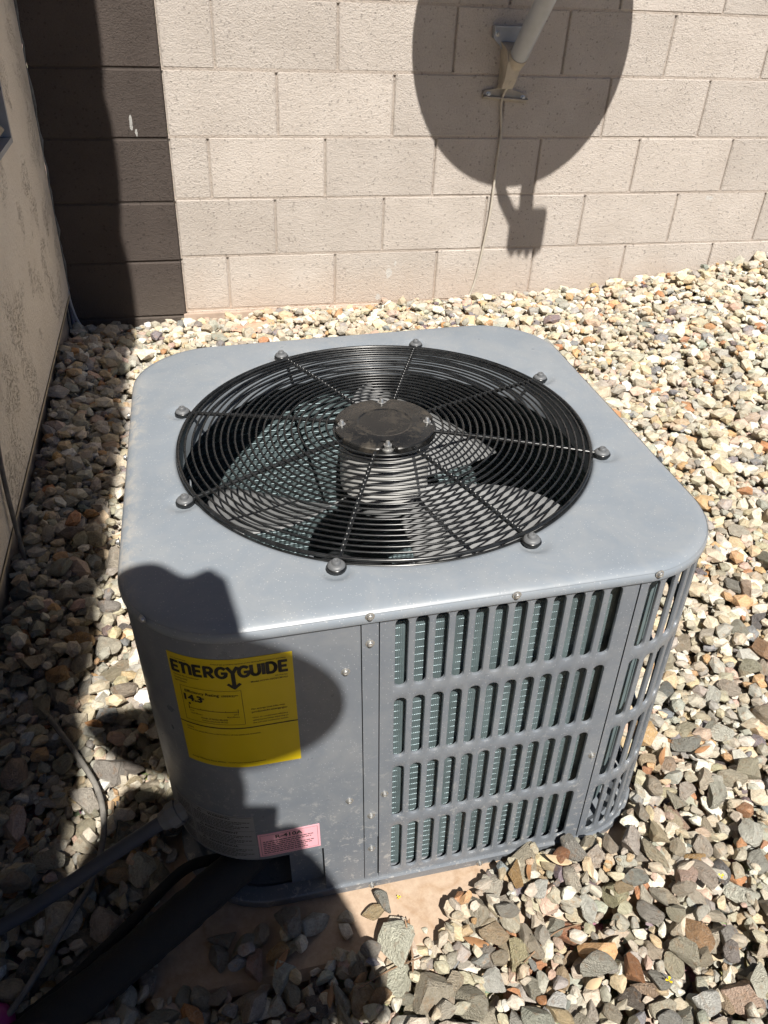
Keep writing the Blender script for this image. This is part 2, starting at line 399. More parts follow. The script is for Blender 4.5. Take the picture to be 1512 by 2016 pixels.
pil = empty('block_pilaster', (0, .1, -.02)); tag(pil, 'dark brown painted block pilaster in the corner beside the stucco house', 'pilaster')
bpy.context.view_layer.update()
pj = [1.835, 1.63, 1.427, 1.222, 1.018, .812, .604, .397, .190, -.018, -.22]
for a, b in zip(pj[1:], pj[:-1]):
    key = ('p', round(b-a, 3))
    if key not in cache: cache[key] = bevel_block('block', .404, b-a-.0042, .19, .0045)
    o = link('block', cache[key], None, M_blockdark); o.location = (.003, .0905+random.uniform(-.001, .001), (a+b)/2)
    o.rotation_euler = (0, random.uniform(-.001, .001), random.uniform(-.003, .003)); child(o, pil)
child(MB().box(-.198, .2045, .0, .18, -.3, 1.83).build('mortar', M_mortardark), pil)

# ------------------------------------------------------------------ stucco house on the left
house = empty('stucco_house', (-.4, -2.5, -.08)); tag(house, 'beige stucco house wall filling the left edge', 'house')
bpy.context.view_layer.update()
WX = -.200
mb = MB()
VY0, VY1, VZ0, VZ1 = -.86, -.536, .700, .99          # vent opening
ys = [-7.0, VY0, VY1, -.012]; zs = [.086, VZ0, VZ1, 2.42]
for i in range(3):
    for j in range(3):
        if i == 1 and j == 1: continue
        mb.add([(WX, ys[i], zs[j]), (WX, ys[i+1], zs[j]), (WX, ys[i+1], zs[j+1]), (WX, ys[i], zs[j+1])], [(0, 1, 2, 3)])
mb.add([(WX, -.012, .086), (WX-.2, -.012, .086), (WX-.2, -.012, 2.42), (WX, -.012, 2.42)], [(0, 1, 2, 3)])
mb.add([(WX, -7, .086), (WX-.2, -7, .086), (WX-.2, -7, 2.42), (WX, -7, 2.42)], [(3, 2, 1, 0)])
mb.add([(WX, -7, .086), (WX, -.012, .086), (WX-.2, -.012, .086), (WX-.2, -7, .086)], [(3, 2, 1, 0)])
child(mb.build('stucco_wall', M_stucco), house)
child(MB().box(WX-.2, WX-.016, -7, -.02, -.4, .085).build('foundation', M_concrete), house)
mb = MB()                                           # weep screed: thin folded metal edge
mb.add([(WX+.003, -7, .089), (WX+.003, -.014, .089), (WX+.003, -.014, .079), (WX+.003, -7, .079), (WX-.016, -.014, .074), (WX-.016, -7, .074)], [(0, 1, 2, 3), (3, 2, 4, 5)])
child(mb.build('weep_screed', M_ventcream), house)
# ragged sealant bead between stucco and pilaster
mb = MB(); pts = []; rr = []
zz = .10
while zz < 2.2:
    pts.append((WX+.001+random.uniform(-.003, .003), -.006+random.uniform(-.003, .003), zz)); rr.append(random.uniform(.002, .0065)); zz += random.uniform(.02, .05)
mb.tube(pts, rr, 7); child(mb.build('sealant_bead', M_foam, smooth=50), house)
# roof: barrel tiles along an eave, fascia, soffit
EZ = 2.50
def eave_x(y): return -.010+.027*(y+1.7)
mb = MB(); n = 220
for r_ in range(2):
    pass
rows_y = np.linspace(-7.2, .35, 330); prof = []
for y in rows_y:
    ph = (y/.30) % 1.0; bump_ = abs(math.sin(math.pi*ph)); sc_ = .018*bump_+.004*math.sin(y*9.1)
    prof.append((y, bump_, sc_))
for (y, b_, sc_) in prof:
    ex = eave_x(y)+sc_-.010
    mb.v += [(ex, y, EZ-.006), (ex, y, EZ+.012+.055*b_), (-1.6, y, EZ+.60+.055*b_), (-1.6, y, EZ+.55)]
for i in range(len(prof)-1):
    a = i*4; b = a+4
    mb.f += [(a, b, b+1, a+1), (a+1, b+1, b+2, a+2), (a, a+3, b+3, b)]
roof = child(mb.build('roof', M_rooftile), house)
mb = MB(); mb.add([(eave_x(-7.1)-.03, -7.1, EZ-.16), (eave_x(.3)-.03, .3, EZ-.16), (eave_x(.3)-.03, .3, EZ-.002), (eave_x(-7.1)-.03, -7.1, EZ-.002),
                   (eave_x(-7.1)-.055, -7.1, EZ-.16), (eave_x(.3)-.055, .3, EZ-.16), (WX-.05, .3, EZ-.08), (WX-.05, -7.1, EZ-.08)],
                  [(0, 1, 2, 3), (0, 4, 5, 1), (4, 7, 6, 5)])
child(mb.build('fascia', M_fascia), house)

vent = empty('wall_vent', (WX, (VY0+VY1)/2, VZ0)); tag(vent, 'small grey framed wall vent cut off by the left photo edge', 'vent')
bpy.context.view_layer.update()
mb = MB(); f_ = .010
for (a, b, c, d) in ((VY0-.004, VY1+.004, VZ0-.004, VZ0+f_), (VY0-.004, VY1+.004, VZ1-f_, VZ1+.004), (VY0-.004, VY0+f_, VZ0+f_, VZ1-f_), (VY1-f_, VY1+.004, VZ0+f_, VZ1-f_)):
    mb.box(WX-.03, WX+.007, a, b, c, d)
child(mb.build('frame', M_white_metal), vent)
for i in range(5):
    z = VZ0+.03+i*.048
    mb = MB(); mb.add([(WX-.004, VY0+.02, z), (WX-.004, VY1-.02, z), (WX-.028, VY1-.02, z+.034), (WX-.028, VY0+.02, z+.034),
                       (WX-.006, VY0+.02, z-.003), (WX-.006, VY1-.02, z-.003), (WX-.030, VY1-.02, z+.031), (WX-.030, VY0+.02, z+.031)],
                      [(0, 1, 2, 3), (7, 6, 5, 4), (0, 4, 5, 1), (2, 6, 7, 3), (1, 5, 6, 2), (0, 3, 7, 4)])
    child(mb.build('slat', M_ventcream), vent)
child(MB().box(WX-.07, WX-.06, VY0, VY1, VZ0, VZ1).build('shade_backing', M_gapshade), vent)  # near-black sheet added as the shade inside the vent

# ------------------------------------------------------------------ equipment pad
UO = Vector((.5317, -1.9524, -.05)); UR = Euler((.0012, -.0387, -.0123)).to_matrix().to_4x4()
# R = Rz*Ry*Rx
UM = Matrix.Translation(UO) @ UR
padc = bevel_block('equipment_pad', .855, 1.01, .07, .012)
pad = link('equipment_pad', padc, None, M_pad)
pad.matrix_world = UM @ Matrix.Translation((-.0265, .0005, -.0365)) @ Matrix.Rotation(R(90), 4, 'X')
tag(pad, 'tan flat pad under the grey air conditioner', 'equipment pad')

# ------------------------------------------------------------------ air conditioner (built in its own frame)
ac = empty('air_conditioner'); ac.matrix_world = UM
tag(ac, 'grey outdoor air conditioner unit with round black fan grille on top', 'air conditioner')
HW, RC = .390, .140
def perim(s, off=0.0, hw=HW, rc=RC):
    """s measured along the cabinet outline, 0 at x=-(hw-rc) on the front face, growing to +x; returns x,y,nx,ny"""
    c = hw-rc; L = 2*c; A = rc*math.pi/2; tot = 4*(L+A); s = s % tot
    seg = int(s//(L+A)); t = s-seg*(L+A)
    if t <= L: x, y, nx_, ny_ = -c+t, -hw, 0.0, -1.0
    else:
        a = (t-L)/rc; nx_, ny_ = math.sin(a), -math.cos(a); x, y = c+rc*nx_, -c+rc*ny_
    x += nx_*off; y += ny_*off
    for _ in range(seg): x, y, nx_, ny_ = -y, x, -ny_, nx_
    return x, y, nx_, ny_
CS = HW-RC; LS = 2*CS; AS = RC*math.pi/2; TOT = 4*(LS+AS)
def fx(x): return x+CS                          # front-face x to s
def P3(s, z, off=0.0): x, y, a, b = perim(s, off); return (x, y, z)
def sheet(name, s0, s1, zlo, z1, mat, off=0.0, thick=.0015, parent=ac, ds=.01, returns=True):
    """curved panel; zlo may be a function of s"""
    zf = zlo if callable(zlo) else (lambda s: zlo)
    n = max(2, int(abs(s1-s0)/ds)+1); mb = MB(); ss = np.linspace(s0, s1, n)
    for i in range(n-1):
        a, b = ss[i], ss[i+1]; z0 = zf((a+b)/2)
        q = [P3(a, z0, off), P3(b, z0, off), P3(b, z1, off), P3(a, z1, off), P3(a, z0, off-thick), P3(b, z0, off-thick), P3(b, z1, off-thick), P3(a, z1, off-thick)]
        fs = [(0, 1, 2, 3), (7, 6, 5, 4), (0, 4, 5, 1), (3, 2, 6, 7)]
        if i == 0 or abs(zf((ss[i-1]+a)/2)-z0) > 1e-4: fs.append((0, 3, 7, 4))
        if i == n-2 or abs(zf((b+ss[min(i+2, n-1)])/2)-z0) > 1e-4: fs.append((1, 5, 6, 2))
        mb.add(q, fs)
    return mb.build(name, mat, parent, smooth=40, weld=True)

SL_W, SL_H, SL_P, ROW_P = .0158, .1195, .02505, .1407
ROW_T = [.5775, .5775-ROW_P, .5775-2*ROW_P, .5775-3*ROW_P]
def louver(name, s0, s1, centers, z0=.0225, z1=.5855, parent=ac, off=0.0, mat=M_cab):
    """louvered panel: every stadium opening is cut out with an inward rolled lip"""
    mb = MB(); na = 7
    def sv(s, z, o): return P3(s, z, off+o)
    rowb = [(ROW_T[i]-SL_H-(ROW_P-SL_H)/2, ROW_T[i]+(ROW_P-SL_H)/2) for i in range(4)]
    rowb[0] = (rowb[0][0], z1); rowb[3] = (z0, rowb[3][1])
    edges = [s0]+[(a+b)/2 for a, b in zip(centers[:-1], centers[1:])]+[s1]
    edges[1:-1] = edges[1:-1]
    lo_m = centers[0]-SL_P/2; hi_m = centers[-1]+SL_P/2
    cells = [(max(s0, c-SL_P/2), min(s1, c+SL_P/2)) for c in centers]
    for ri in range(4):
        zb, zt_ = rowb[ri]; zc = ROW_T[ri]-SL_H/2
        for c, (ca, cb) in zip(centers, cells):
            st = lambda e: ([(c+(SL_W/2+e)*math.cos(a), zc+SL_H/2-SL_W/2+(SL_W/2+e)*math.sin(a)) for a in np.linspace(0, math.pi, na)] +
                            [(c+(SL_W/2+e)*math.cos(a), zc-SL_H/2+SL_W/2+(SL_W/2+e)*math.sin(a)) for a in np.linspace(math.pi, 2*math.pi, na)])
            o1 = st(.0015); o2 = st(.0005); o3 = st(0.0); N = len(o1)
            outer = []
            zq = .02; ms = np.linspace(cb, ca, na-2); ml = np.linspace(ca, cb, na-2)
            outer = [(cb, zt_-zq)]+[(q, zt_) for q in ms]+[(ca, zt_-zq), (ca, zb+zq)]+[(q, zb) for q in ml]+[(cb, zb+zq)]
            b = len(mb.v)
            for ring, o in ((outer, 0), (o1, 0), (o2, -.0005), (o3, -.0016), (o3, -.0045)):
                mb.v += [sv(s, z, o) for s, z in ring]
            for q in range(4):
                for i in range(N):
                    j = (i+1) % N; mb.f.append((b+q*N+i, b+q*N+j, b+(q+1)*N+j, b+(q+1)*N+i))
    for (a, b) in ((s0, cells[0][0]), (cells[-1][1], s1)):
        if b-a > 1e-4:
            m = max(1, int((b-a)/.012)); ss = np.linspace(a, b, m+1)
            for i in range(m): mb.add([sv(ss[i], z0, 0), sv(ss[i+1], z0, 0), sv(ss[i+1], z1, 0), sv(ss[i], z1, 0)], [(0, 1, 2, 3)])
    for s in (s0, s1):   # turned-in edges
        mb.add([sv(s, z0, 0), sv(s, z1, 0), sv(s, z1, -.012), sv(s, z0, -.012)], [(0, 1, 2, 3)])
    for z in (z0, z1):
        m = max(1, int((s1-s0)/.012)); ss = np.linspace(s0, s1, m+1)
        for i in range(m): mb.add([sv(ss[i], z, 0), sv(ss[i+1], z, 0), sv(ss[i+1], z, -.010), sv(ss[i], z, -.010)], [(0, 1, 2, 3)])
    return mb.build(name, mat, parent, smooth=38, weld=True)

# base pan
def ring_loft(mb, loops):
    b = len(mb.v); n = len(loops[0])
    for l in loops: mb.v += l
    for i in range(len(loops)-1):
        for k in range(n): mb.f.append((b+i*n+k, b+i*n+(k+1) % n, b+(i+1)*n+(k+1) % n, b+(i+1)*n+k))
    return b, n
NP = 160; SS = [TOT*i/NP for i in range(NP)]
def loop(z, off): return [P3(s, z, off) for s in SS]
mb = MB(); b, n = ring_loft(mb, [loop(-.001, -.002), loop(.003, .0035), loop(.0195, .0045), loop(.0215, .003), loop(.0215, -.02), loop(.010, -.03)])
mb.f.append(tuple(b+5*n+k for k in range(n)))
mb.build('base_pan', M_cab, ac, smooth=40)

# top cover
ZT = .5988
TH = [2*math.pi*i/400 for i in range(400)]
def sq_r(th, off):
    """distance from the axis to the rounded-square outline in direction th"""
    c, s_ = abs(math.cos(th)), abs(math.sin(th)); hw = HW+off; rc = max(RC+off, .01); k = hw-rc
    r1 = hw/max(c, s_); x, y = r1*c, r1*s_
    if x > k and y > k:
        a = 1.0; bq = -(c*k+s_*k); cq = 2*k*k-rc*rc; return -bq+math.sqrt(bq*bq-cq)
    return r1
BOLT = [(.3331*math.cos(1.9634-k*math.pi/4), .3331*math.sin(1.9634-k*math.pi/4)) for k in range(8)]
def dimple(x, y):
    d = 0
    for (bx, by) in BOLT:
        q = math.hypot(x-bx*1.012, y-by*1.012); t = min(1, max(0, (q-.011)/.013)); d = max(d, 1-t*t*(3-2*t))
    return d
OPEN = .3215
loops = []
for (r_, z) in ((OPEN-.002, ZT-.055), (OPEN-.002, ZT-.008), (OPEN-.001, ZT-.003), (OPEN+.002, ZT-.0008)):
    loops.append([(r_*math.cos(t), r_*math.sin(t), z-.004*(dimple(r_*math.cos(t), r_*math.sin(t)) if r_ > OPEN-.0015 else 0)) for t in TH])
for f_ in (0, .06, .12, .18, .26, .34, .42, .5, .6, .7, .8, .9, 1.0):
    l = []
    for t in TH:
        a = OPEN+.006; b_ = sq_r(t, -.016); r_ = a+(b_-a)*f_; x, y = r_*math.cos(t), r_*math.sin(t)
        crown = .0012*math.sin(math.pi*f_)
        l.append((x, y, ZT-.0042*dimple(x, y)+crown*(1-dimple(x, y))))
    loops.append(l)
for k in range(1, 7):
    a = math.pi/2*k/6; off = -.016+.0195*math.sin(a); z = ZT-.0125*(1-math.cos(a))
    loops.append([(sq_r(t, off)*math.cos(t), sq_r(t, off)*math.sin(t), z) for t in TH])
zl = ZT-.0125
for (off, z) in ((.0035, .5875-.006), (.0030, .5865-.0062), (.0012, .5875-.006), (.0012, .593)):
    loops.append([(sq_r(t, off)*math.cos(t), sq_r(t, off)*math.sin(t), z) for t in TH])
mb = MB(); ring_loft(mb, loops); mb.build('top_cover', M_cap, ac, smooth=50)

# panels
POST0, POST1, RSEAM = fx(-.1128), fx(-.0915), fx(.2440)
def zserv(s): return .0225 if s > fx(-.175) else .1320
sL = -(AS+.28)
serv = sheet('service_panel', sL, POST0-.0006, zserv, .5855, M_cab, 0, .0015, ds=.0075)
sheet('corner_post', POST0+.0006, POST1, .1365, .5855, M_cab, .0010, .0015)
sheet('corner_post', POST0+.0004, POST1-.001, .0225, .1350, M_cab, .0004, .0015)
louver('louver_panel', POST1+.0016, RSEAM-.0008, [fx(-.0625+i*SL_P) for i in range(12)])
c0 = fx(.2655); cc = [c0+i*SL_P for i in range(11)]
louver('corner_louver', RSEAM+.0012, LS+AS+.0625, cc)
nr = 11; r0 = LS+AS+.064
louver('side_louver', r0, r0+.42, [r0+.016+i*SL_P for i in range(15)])
louver('back_louver', r0+.422, r0+.422+.78, [r0+.46+i*SL_P for i in range(28)])
sheet('back_panel', r0+1.204, TOT+sL-.002, .0225, .5855, M_cab, 0, .0015, ds=.012)
# inner structure behind the open low corner; near-black sheets stand for shade behind the seams
sheet('seam_shade', POST0-.02, POST1+.012, .0225, .585, M_gapshade, -.006, .001)
sheet('seam_shade', RSEAM-.012, RSEAM+.012, .0225, .585, M_gapshade, -.0135, .001)
mb = MB(); mb.box(-.225, -.150, -.372, -.3715, .022, .15); mb.box(-.1505, -.1495, -.3885, -.30, .022, .585)
mb.box(-.36, -.15, -.262, -.260, .022, .585); mb.box(-.302, -.300, -.26, -.05, .022, .585)
mb.build('partition', M_cab, ac)

# coil: thin upright fins round three sides and horizontal tubes threaded through them
CH, CRR = .376, .195
CC = CH-CRR; CL = 2*CC; CA = CRR*math.pi/2; CT = 4*(CL+CA)
def cp(s, off): return perim(s, off, CH, CRR)
cs0, cs1 = CC-.11, CC-.11+ (CL+CA)*3+.03
cs0 = (-.118)+CC
n = int((cs1-cs0)/.0013); mb = MB()
for i in range(n+1):
    s = cs0+(cs1-cs0)*i/n; dent = .0006*math.sin(i*.37)*math.sin(i*.11)
    a = cp(s, -.0011*(i % 2)+dent); b_ = cp(s, -.021-.0012*(i % 2))
    mb.v += [(a[0], a[1], .028), (a[0], a[1], .56), (b_[0], b_[1], .56), (b_[0], b_[1], .028)]
for i in range(n):
    a = i*4; b = a+4; mb.f += [(a, b, b+1, a+1), (a+1, b+1, b+2, a+2), (a+2, b+2, b+3, a+3)]
coil = mb.build('coil', M_fin, ac)
for k in range(41):
    z = .036+k*.0128
    for off in (-.0011, -.0225):
        pts = [(*cp(cs0+(cs1-cs0)*i/110, off)[:2], z) for i in range(111)]
        MB().tube(pts, .0009, 6).build('coil_tube', M_tube, coil, smooth=80)

# fan, motor
fan = MB().lathe([(0, .503), (.055, .503), (.060, .498), (.060, .478), (.055, .474), (0, .474)], 32).build('fan', M_alu, ac, smooth=40)
for k, a0 in enumerate((68, 188, 308)):
    mb = MB(); nr_, na_ = 10, 14
    for i in range(nr_+1):
        r_ = .045+(.298-.045)*i/nr_; t = i/nr_
        half = R(14+17*math.sin(math.pi*min(1, t*.62+.12))); sweep = R(-10*t*t)
        for j in range(na_+1):
            w = j/na_*2-1; a = R(a0)+sweep+half*w
            z = .488+.050*w*(.55+.45*t)-.012*(1-w*w)*t
            mb.v.append((r_*math.cos(a), r_*math.sin(a), z))
    for i in range(nr_):
        for j in range(na_):
            q = i*(na_+1)+j; mb.f.append((q, q+1, q+na_+2, q+na_+1))
    o = mb.build('fan_blade', M_alu, fan, smooth=60)
    md = o.modifiers.new('thickness', 'SOLIDIFY'); md.thickness = .0018
MB().lathe([(0, .600), (.060, .600), (.071, .592), (.071, .512), (.062, .506), (0, .506)], 40).build('fan_motor', M_motor, ac, smooth=40)
mb = MB(); mb.lathe([(0, .022), (.075, .022), (.082, .03), (.082, .25), (.07, .28), (.03, .295), (0, .296)], 32, Vector((-.04, .06, 0)))
mb.build('compressor', simple('black_compressor', (.02, .02, .022), .4, 0, .3, 20), ac, smooth=40)
MB().box(-.29, .30, -.29, .30, .0225, .024).build('pan_floor', M_inner, ac)

# fan grille: rings, spokes, hub plate, bolts, nuts
def dome(r_): return ZT+.0055+.0105*(1-min(1, max(0, (r_-.06)/.262))**1.7)
grille = empty('fan_grille'); grille.parent = ac
NRING = 22; rr_ = [.0905+(.3165-.0905)*i/(NRING-1) for i in range(NRING)]
for i, r_ in enumerate(rr_):
    w = .00172 if i < NRING-1 else .0030
    z = dome(r_)-(.0 if i < NRING-1 else .003)
    MB().tube([(r_*math.cos(2*math.pi*k/120), r_*math.sin(2*math.pi*k/120), z) for k in range(120)], w, 7, closed=True).build('ring', M_black, grille, smooth=80)
MB().tube([(.3185*math.cos(2*math.pi*k/120), .3185*math.sin(2*math.pi*k/120), dome(.318)-.010) for k in range(120)], .0026, 7, closed=True).build('ring', M_black, grille, smooth=80)
for k in range(8):
    a = 1.9634-k*math.pi/4; pts = []; rad = []
    for i in range(61):
        r_ = .070+(.326-.070)*i/60
        pts.append((r_*math.cos(a), r_*math.sin(a), dome(r_)-.0036)); rad.append(.0031)
    sp = MB().tube(pts, rad, 8)
    for r_ in rr_[:-1]:                               # weld beads where rings cross
        x, y = r_*math.cos(a), r_*math.sin(a); z = dome(r_)-.0004
        sp.lathe([(0, .0026), (.0026, .0012), (.0034, -.001), (.0030, -.004)], 6, Vector((x, y, z)))
    loopc = (BOLT[k][0], BOLT[k][1])
    sp.tube([(loopc[0]+.0098*math.cos(t+a), loopc[1]+.0098*math.sin(t+a), ZT+.0015) for t in np.linspace(0, 2*math.pi, 16, endpoint=False)], .0034, 7, closed=True)
    sp.build('spoke', M_black, grille, smooth=60)
HZ = dome(.06)+.0025
TN = [2*math.pi*i/120 for i in range(120)]
def hub_r(t, base):
    q = base
    for k in range(4):
        d = abs((t-(R(90)+k*R(90)-R(8))+math.pi) % (2*math.pi)-math.pi); q -= .016*math.exp(-(d/.14)**4)*(1 if base > .06 else 0)
    return q
mb = MB(); lp = []
for (base, z) in ((.0790, HZ-.008), (.0792, HZ-.001), (.0778, HZ+.0005), (.062, HZ+.0006), (.057, HZ+.0016), (.043, HZ+.0020), (.040, HZ+.0012), (.015, HZ+.0013)):
    lp.append([(hub_r(t, base)*math.cos(t), hub_r(t, base)*math.sin(t), z) for t in TN])
b, n = ring_loft(mb, lp); mb.f.append(tuple(b+(len(lp)-1)*n+k for k in range(n)))
mb.build('hub_plate', M_plate, ac, smooth=12)
MB().lathe([(0, HZ-.0085), (.081, HZ-.0085), (.081, HZ-.011), (0, HZ-.011)], 48).build('motor_bracket', M_black, ac, smooth=40)
for k in range(4):
    a = R(90)+k*R(90)-R(8); x, y = .0665*math.cos(a), .0665*math.sin(a)
    MB().lathe([(.009, HZ-.008), (.009, HZ-.0055), (.0062, HZ-.0053), (.0062, HZ+.001), (.0042, HZ+.0015), (.0032, HZ+.0060), (.0025, HZ+.0072), (0, HZ+.0075)], 12, Vector((x, y, 0))).build('hub_nut', M_zinc, ac, smooth=30)
for (x, y) in BOLT:
    MB().lathe([(.0112, ZT-.002), (.0117, ZT+.0035), (.0108, ZT+.0056), (.0100, ZT+.0068), (.0075, ZT+.0078), (.0060, ZT+.0080), (.0056, ZT+.0112), (.0046, ZT+.0124), (.0022, ZT+.0126), (.0015, ZT+.0115), (0, ZT+.0115)], 20, Vector((x, y, 0))).build('grille_bolt', M_boltgrey, ac, smooth=35)
def screw_mesh():
    mb = MB(); mb.lathe([(.0074, 0), (.0074, .0009), (.0050, .0013), (.0046, .0040), (.0038, .0047), (.0014, .0048), (.0010, .0040), (0, .0040)], 12)
    return mb.mesh('screw', 35)
SCR = screw_mesh(); SCR.materials.append(M_zinc)
def screw(s, z, off=.0):
    x, y, nx_, ny_ = perim(s, off); o = link('screw', SCR, ac); o.scale = (.78, .78, .85)
    o.rotation_euler = Vector((nx_, ny_, 0)).to_track_quat('Z', 'Y').to_euler(); o.location = (x, y, z)
for (x, z, off) in ((-.1026, .592, .0035), (-.1022, .5458, .001), (-.1328, .5025, 0), (-.133, .2377, 0), (-.1022, .1935, .001), (-.1017, .1076, .0005), (.0772, .592, .0035), (.2642, .592, .0035),
                    (-.0821, .2391, 0), (.2356, .2395, 0), (-.1021, .0105, .0045), (.0767, .0105, .0045), (.2595, .0105, .0045)): screw(fx(x), z, off)
screw(-RC*R(50), .585+.006, .0035); screw(-(AS+.06), .592, .0035); screw(-(AS+.27), .592, .0035); screw(-(AS+.40), .592, .0035); screw(LS+AS+.1, .592, .0035)

# ------------------------------------------------------------------ labels on the cabinet
def label(name, s0, s1, z0, z1, mat, off=.0006, slant=0.0):
    mb = MB(); n = 40
    for i in range(n+1):
        s = s0+(s1-s0)*i/n; dz = slant*(i/n)
        mb.v += [P3(s, z0+dz, off), P3(s, z1+dz, off), P3(s, z1+dz, off-.0005), P3(s, z0+dz, off-.0005)]
    for i in range(n):
        a = i*4; b = a+4; mb.f += [(a, b, b+1, a+1), (a+1, b+1, b+2, a+2), (a+3, b+3, b, a)]
    mb.f += [(0, 1, 2, 3), (n*4+3, n*4+2, n*4+1, n*4)]
    return mb.build(name, mat, ac, smooth=40)
class Print:
    """flat ink in label coordinates (metres, origin top-left, y up negative) wrapped on the cabinet"""
    def __init__(s, s0, z1, off=.0009, slant=0.0): s.s0, s.z1, s.off, s.sl, s.mb = s0, z1, off, slant, MB()
    def p(s, u, v): return P3(s.s0+u, s.z1-v+s.sl*u, s.off)
    def quad(s, a, b, c, d): s.mb.add([s.p(*a), s.p(*b), s.p(*c), s.p(*d)], [(0, 1, 2, 3)])
    def bar(s, u0, u1, v0, v1, n=None):
        n = n or max(1, int((u1-u0)/.006)); us = np.linspace(u0, u1, n+1)
        for a, b in zip(us[:-1], us[1:]): s.quad((a, v1), (b, v1), (b, v0), (a, v0))
    def stroke(s, pts, w):
        for (a, b) in zip(pts[:-1], pts[1:]):
            d = Vector((b[0]-a[0], b[1]-a[1])); l = d.length
            if l < 1e-9: continue
            d /= l; nrm = Vector((-d.y, d.x))*w/2; e = d*w*.28
            s.quad((a[0]-e.x+nrm.x, a[1]-e.y+nrm.y), (a[0]-e.x-nrm.x, a[1]-e.y-nrm.y), (b[0]+e.x-nrm.x, b[1]+e.y-nrm.y), (b[0]+e.x+nrm.x, b[1]+e.y+nrm.y))
    def text(s, txt, u, v, size, width=None, bold=0.0, align='LEFT'):
        bold = max(bold, .014)
        cu = bpy.data.curves.new('t', 'FONT'); cu.body = txt; cu.size = 1.0; cu.offset = bold; cu.resolution_u = 2
        ob = bpy.data.objects.new('t', cu); me = ob.to_mesh(); vs_ = [w.co.copy() for w in me.vertices]; fs = [tuple(f.vertices) for f in me.polygons]
        ob.to_mesh_clear(); bpy.data.objects.remove(ob); bpy.data.curves.remove(cu)
        if not vs_: return
        x0 = min(w.x for w in vs_); x1 = max(w.x for w in vs_); k = size/.7
        kx = width/(x1-x0) if width else k; tw = (x1-x0)*kx
        du = u if align == 'LEFT' else (u-tw if align == 'RIGHT' else u-tw/2)
        s.mb.add([s.p(du+(w.x-x0)*kx, v-w.y*k) for w in vs_], fs)
    def lines(s, u0, u1, v, h, rnd):
        """print too fine to read: broken word-long dashes"""
        u = u0
        while u < u1-.001:
            w = rnd.uniform(.0022, .0062); s.bar(u, min(u+w, u1), v, v+h, 1); u += w+rnd.uniform(.0007, .0013)
    def done(s, name, mat, parent): o = s.mb.build(name, mat, parent); o['kind'] = 'stuff'; return o
rl = random.Random(3)
# yellow efficiency label
ys0, ys1, yz0, yz1 = -RC*R(39.7), fx(-.1955), .3515, .5515
W_, H_ = ys1-ys0, yz1-yz0
yl = label('energy_label', ys0, ys1, yz0, yz1, M_yellow); yl['label'] = 'yellow energy label wrapped round the front corner'
pr = Print(ys0, yz1)
def arc(cx, cy, rx, ry, a0, a1, n=12): return [(cx+rx*math.cos(R(a0+(a1-a0)*i/n)), cy+ry*math.sin(R(a0+(a1-a0)*i/n))) for i in range(n+1)]
def glyph(ch):
    if ch == 'E': return [[(.60, 1), (0, 1), (0, 0), (.60, 0)], [(0, .5), (.52, .5)]], .64
    if ch == 'N': return [[(-.14, 1), (.12, 1), (.12, 0)], arc(.44, .72, .32, .28, 180, 0)[1:-1]+[(.76, .72), (.76, 0)]], .80
    if ch == 'R': return [[(0, 0), (0, 1), (.36, 1)]+arc(.36, .74, .27, .26, 90, -90)+[(0, .48)], [(.28, .45), (.66, 0)]], .66
    if ch == 'G': return [arc(.44, .5, .44, .5, 48, 322, 20)+[(.86, .44), (.5, .44)]], .86
    if ch == 'U': return [[(0, 1), (0, .36)]+arc(.34, .36, .34, .36, 180, 360)+[(.68, 1)]], .68
    if ch == 'I': return [[(0, 0), (0, 1)]], 0.0
    if ch == 'D': return [[(0, 0), (0, 1), (.30, 1)]+arc(.30, .5, .42, .5, 90, -90, 16)+[(0, 0)]], .72
    if ch == 'Y': return [[(-.08, 1), (.33, .42), (.74, 1)]], .66
word = 'ENERGYGUIDE'; gap = .36; x = 0; lay = []
for ch in word:
    g, w = glyph(ch); lay.append((ch, g, x, w)); x += w+gap
    if ch in 'GY': x -= .13
total = x-gap; ux0, ux1 = .034*W_, .952*W_; kx = (ux1-ux0)/total; top_, bot_ = .066*H_, .148*H_; ky = bot_-top_
for ch, g, x, w in lay:
    for st in g: pr.stroke([(ux0+(x+a)*kx, bot_-b_*ky) for a, b_ in st], .0045)
    if ch == 'Y':
        cx = ux0+(x+.33)*kx; pr.bar(cx-.0025, cx+.0025, .11*H_, .235*H_, 1)
        pr.stroke([(cx-.0068, .208*H_), (cx, .242*H_)], .0040); pr.stroke([(cx+.0068, .208*H_), (cx, .242*H_)], .0040)
sm = .0023
pr.text('U.S. Government', .03*W_, .042*H_, sm*.9); pr.text('Federal law prohibits removal of this label before consumer purchase.', .95*W_, .042*H_, sm*.85, .088, align='RIGHT')
for i, tx in enumerate(('Central Air Conditioner', 'Cooling Only', 'Split System')): pr.text(tx, .03*W_, (.185+.025*i)*H_, sm*1.05, bold=.012)
pr.text('AC Pro Inc', .95*W_, .185*H_, sm, align='RIGHT', bold=.012); pr.text('Model ACHA-36C61-M1GS', .95*W_, .21*H_, sm*1.1, .044, align='RIGHT', bold=.015)
bx0, bx1, by0, by1 = .07*W_, .575*W_, .265*H_, .575*H_
for (a, b, c, d) in ((bx0, bx1, by0, by0+.0005), (bx0, bx1, by1-.0005, by1), (bx0, bx0+.0005, by0, by1), (bx1-.0005, bx1, by0, by1)): pr.bar(a, b, c, d)
pr.text('Efficiency Rating', .105*W_, .318*H_, .0047, .044, bold=.018); pr.text('(SEER2)**', .415*W_, .318*H_, .0031, .020)
pr.text('14.3', .09*W_, .388*H_, .0105, .0245, bold=.045); pr.text('*', .245*W_, .375*H_, .006)
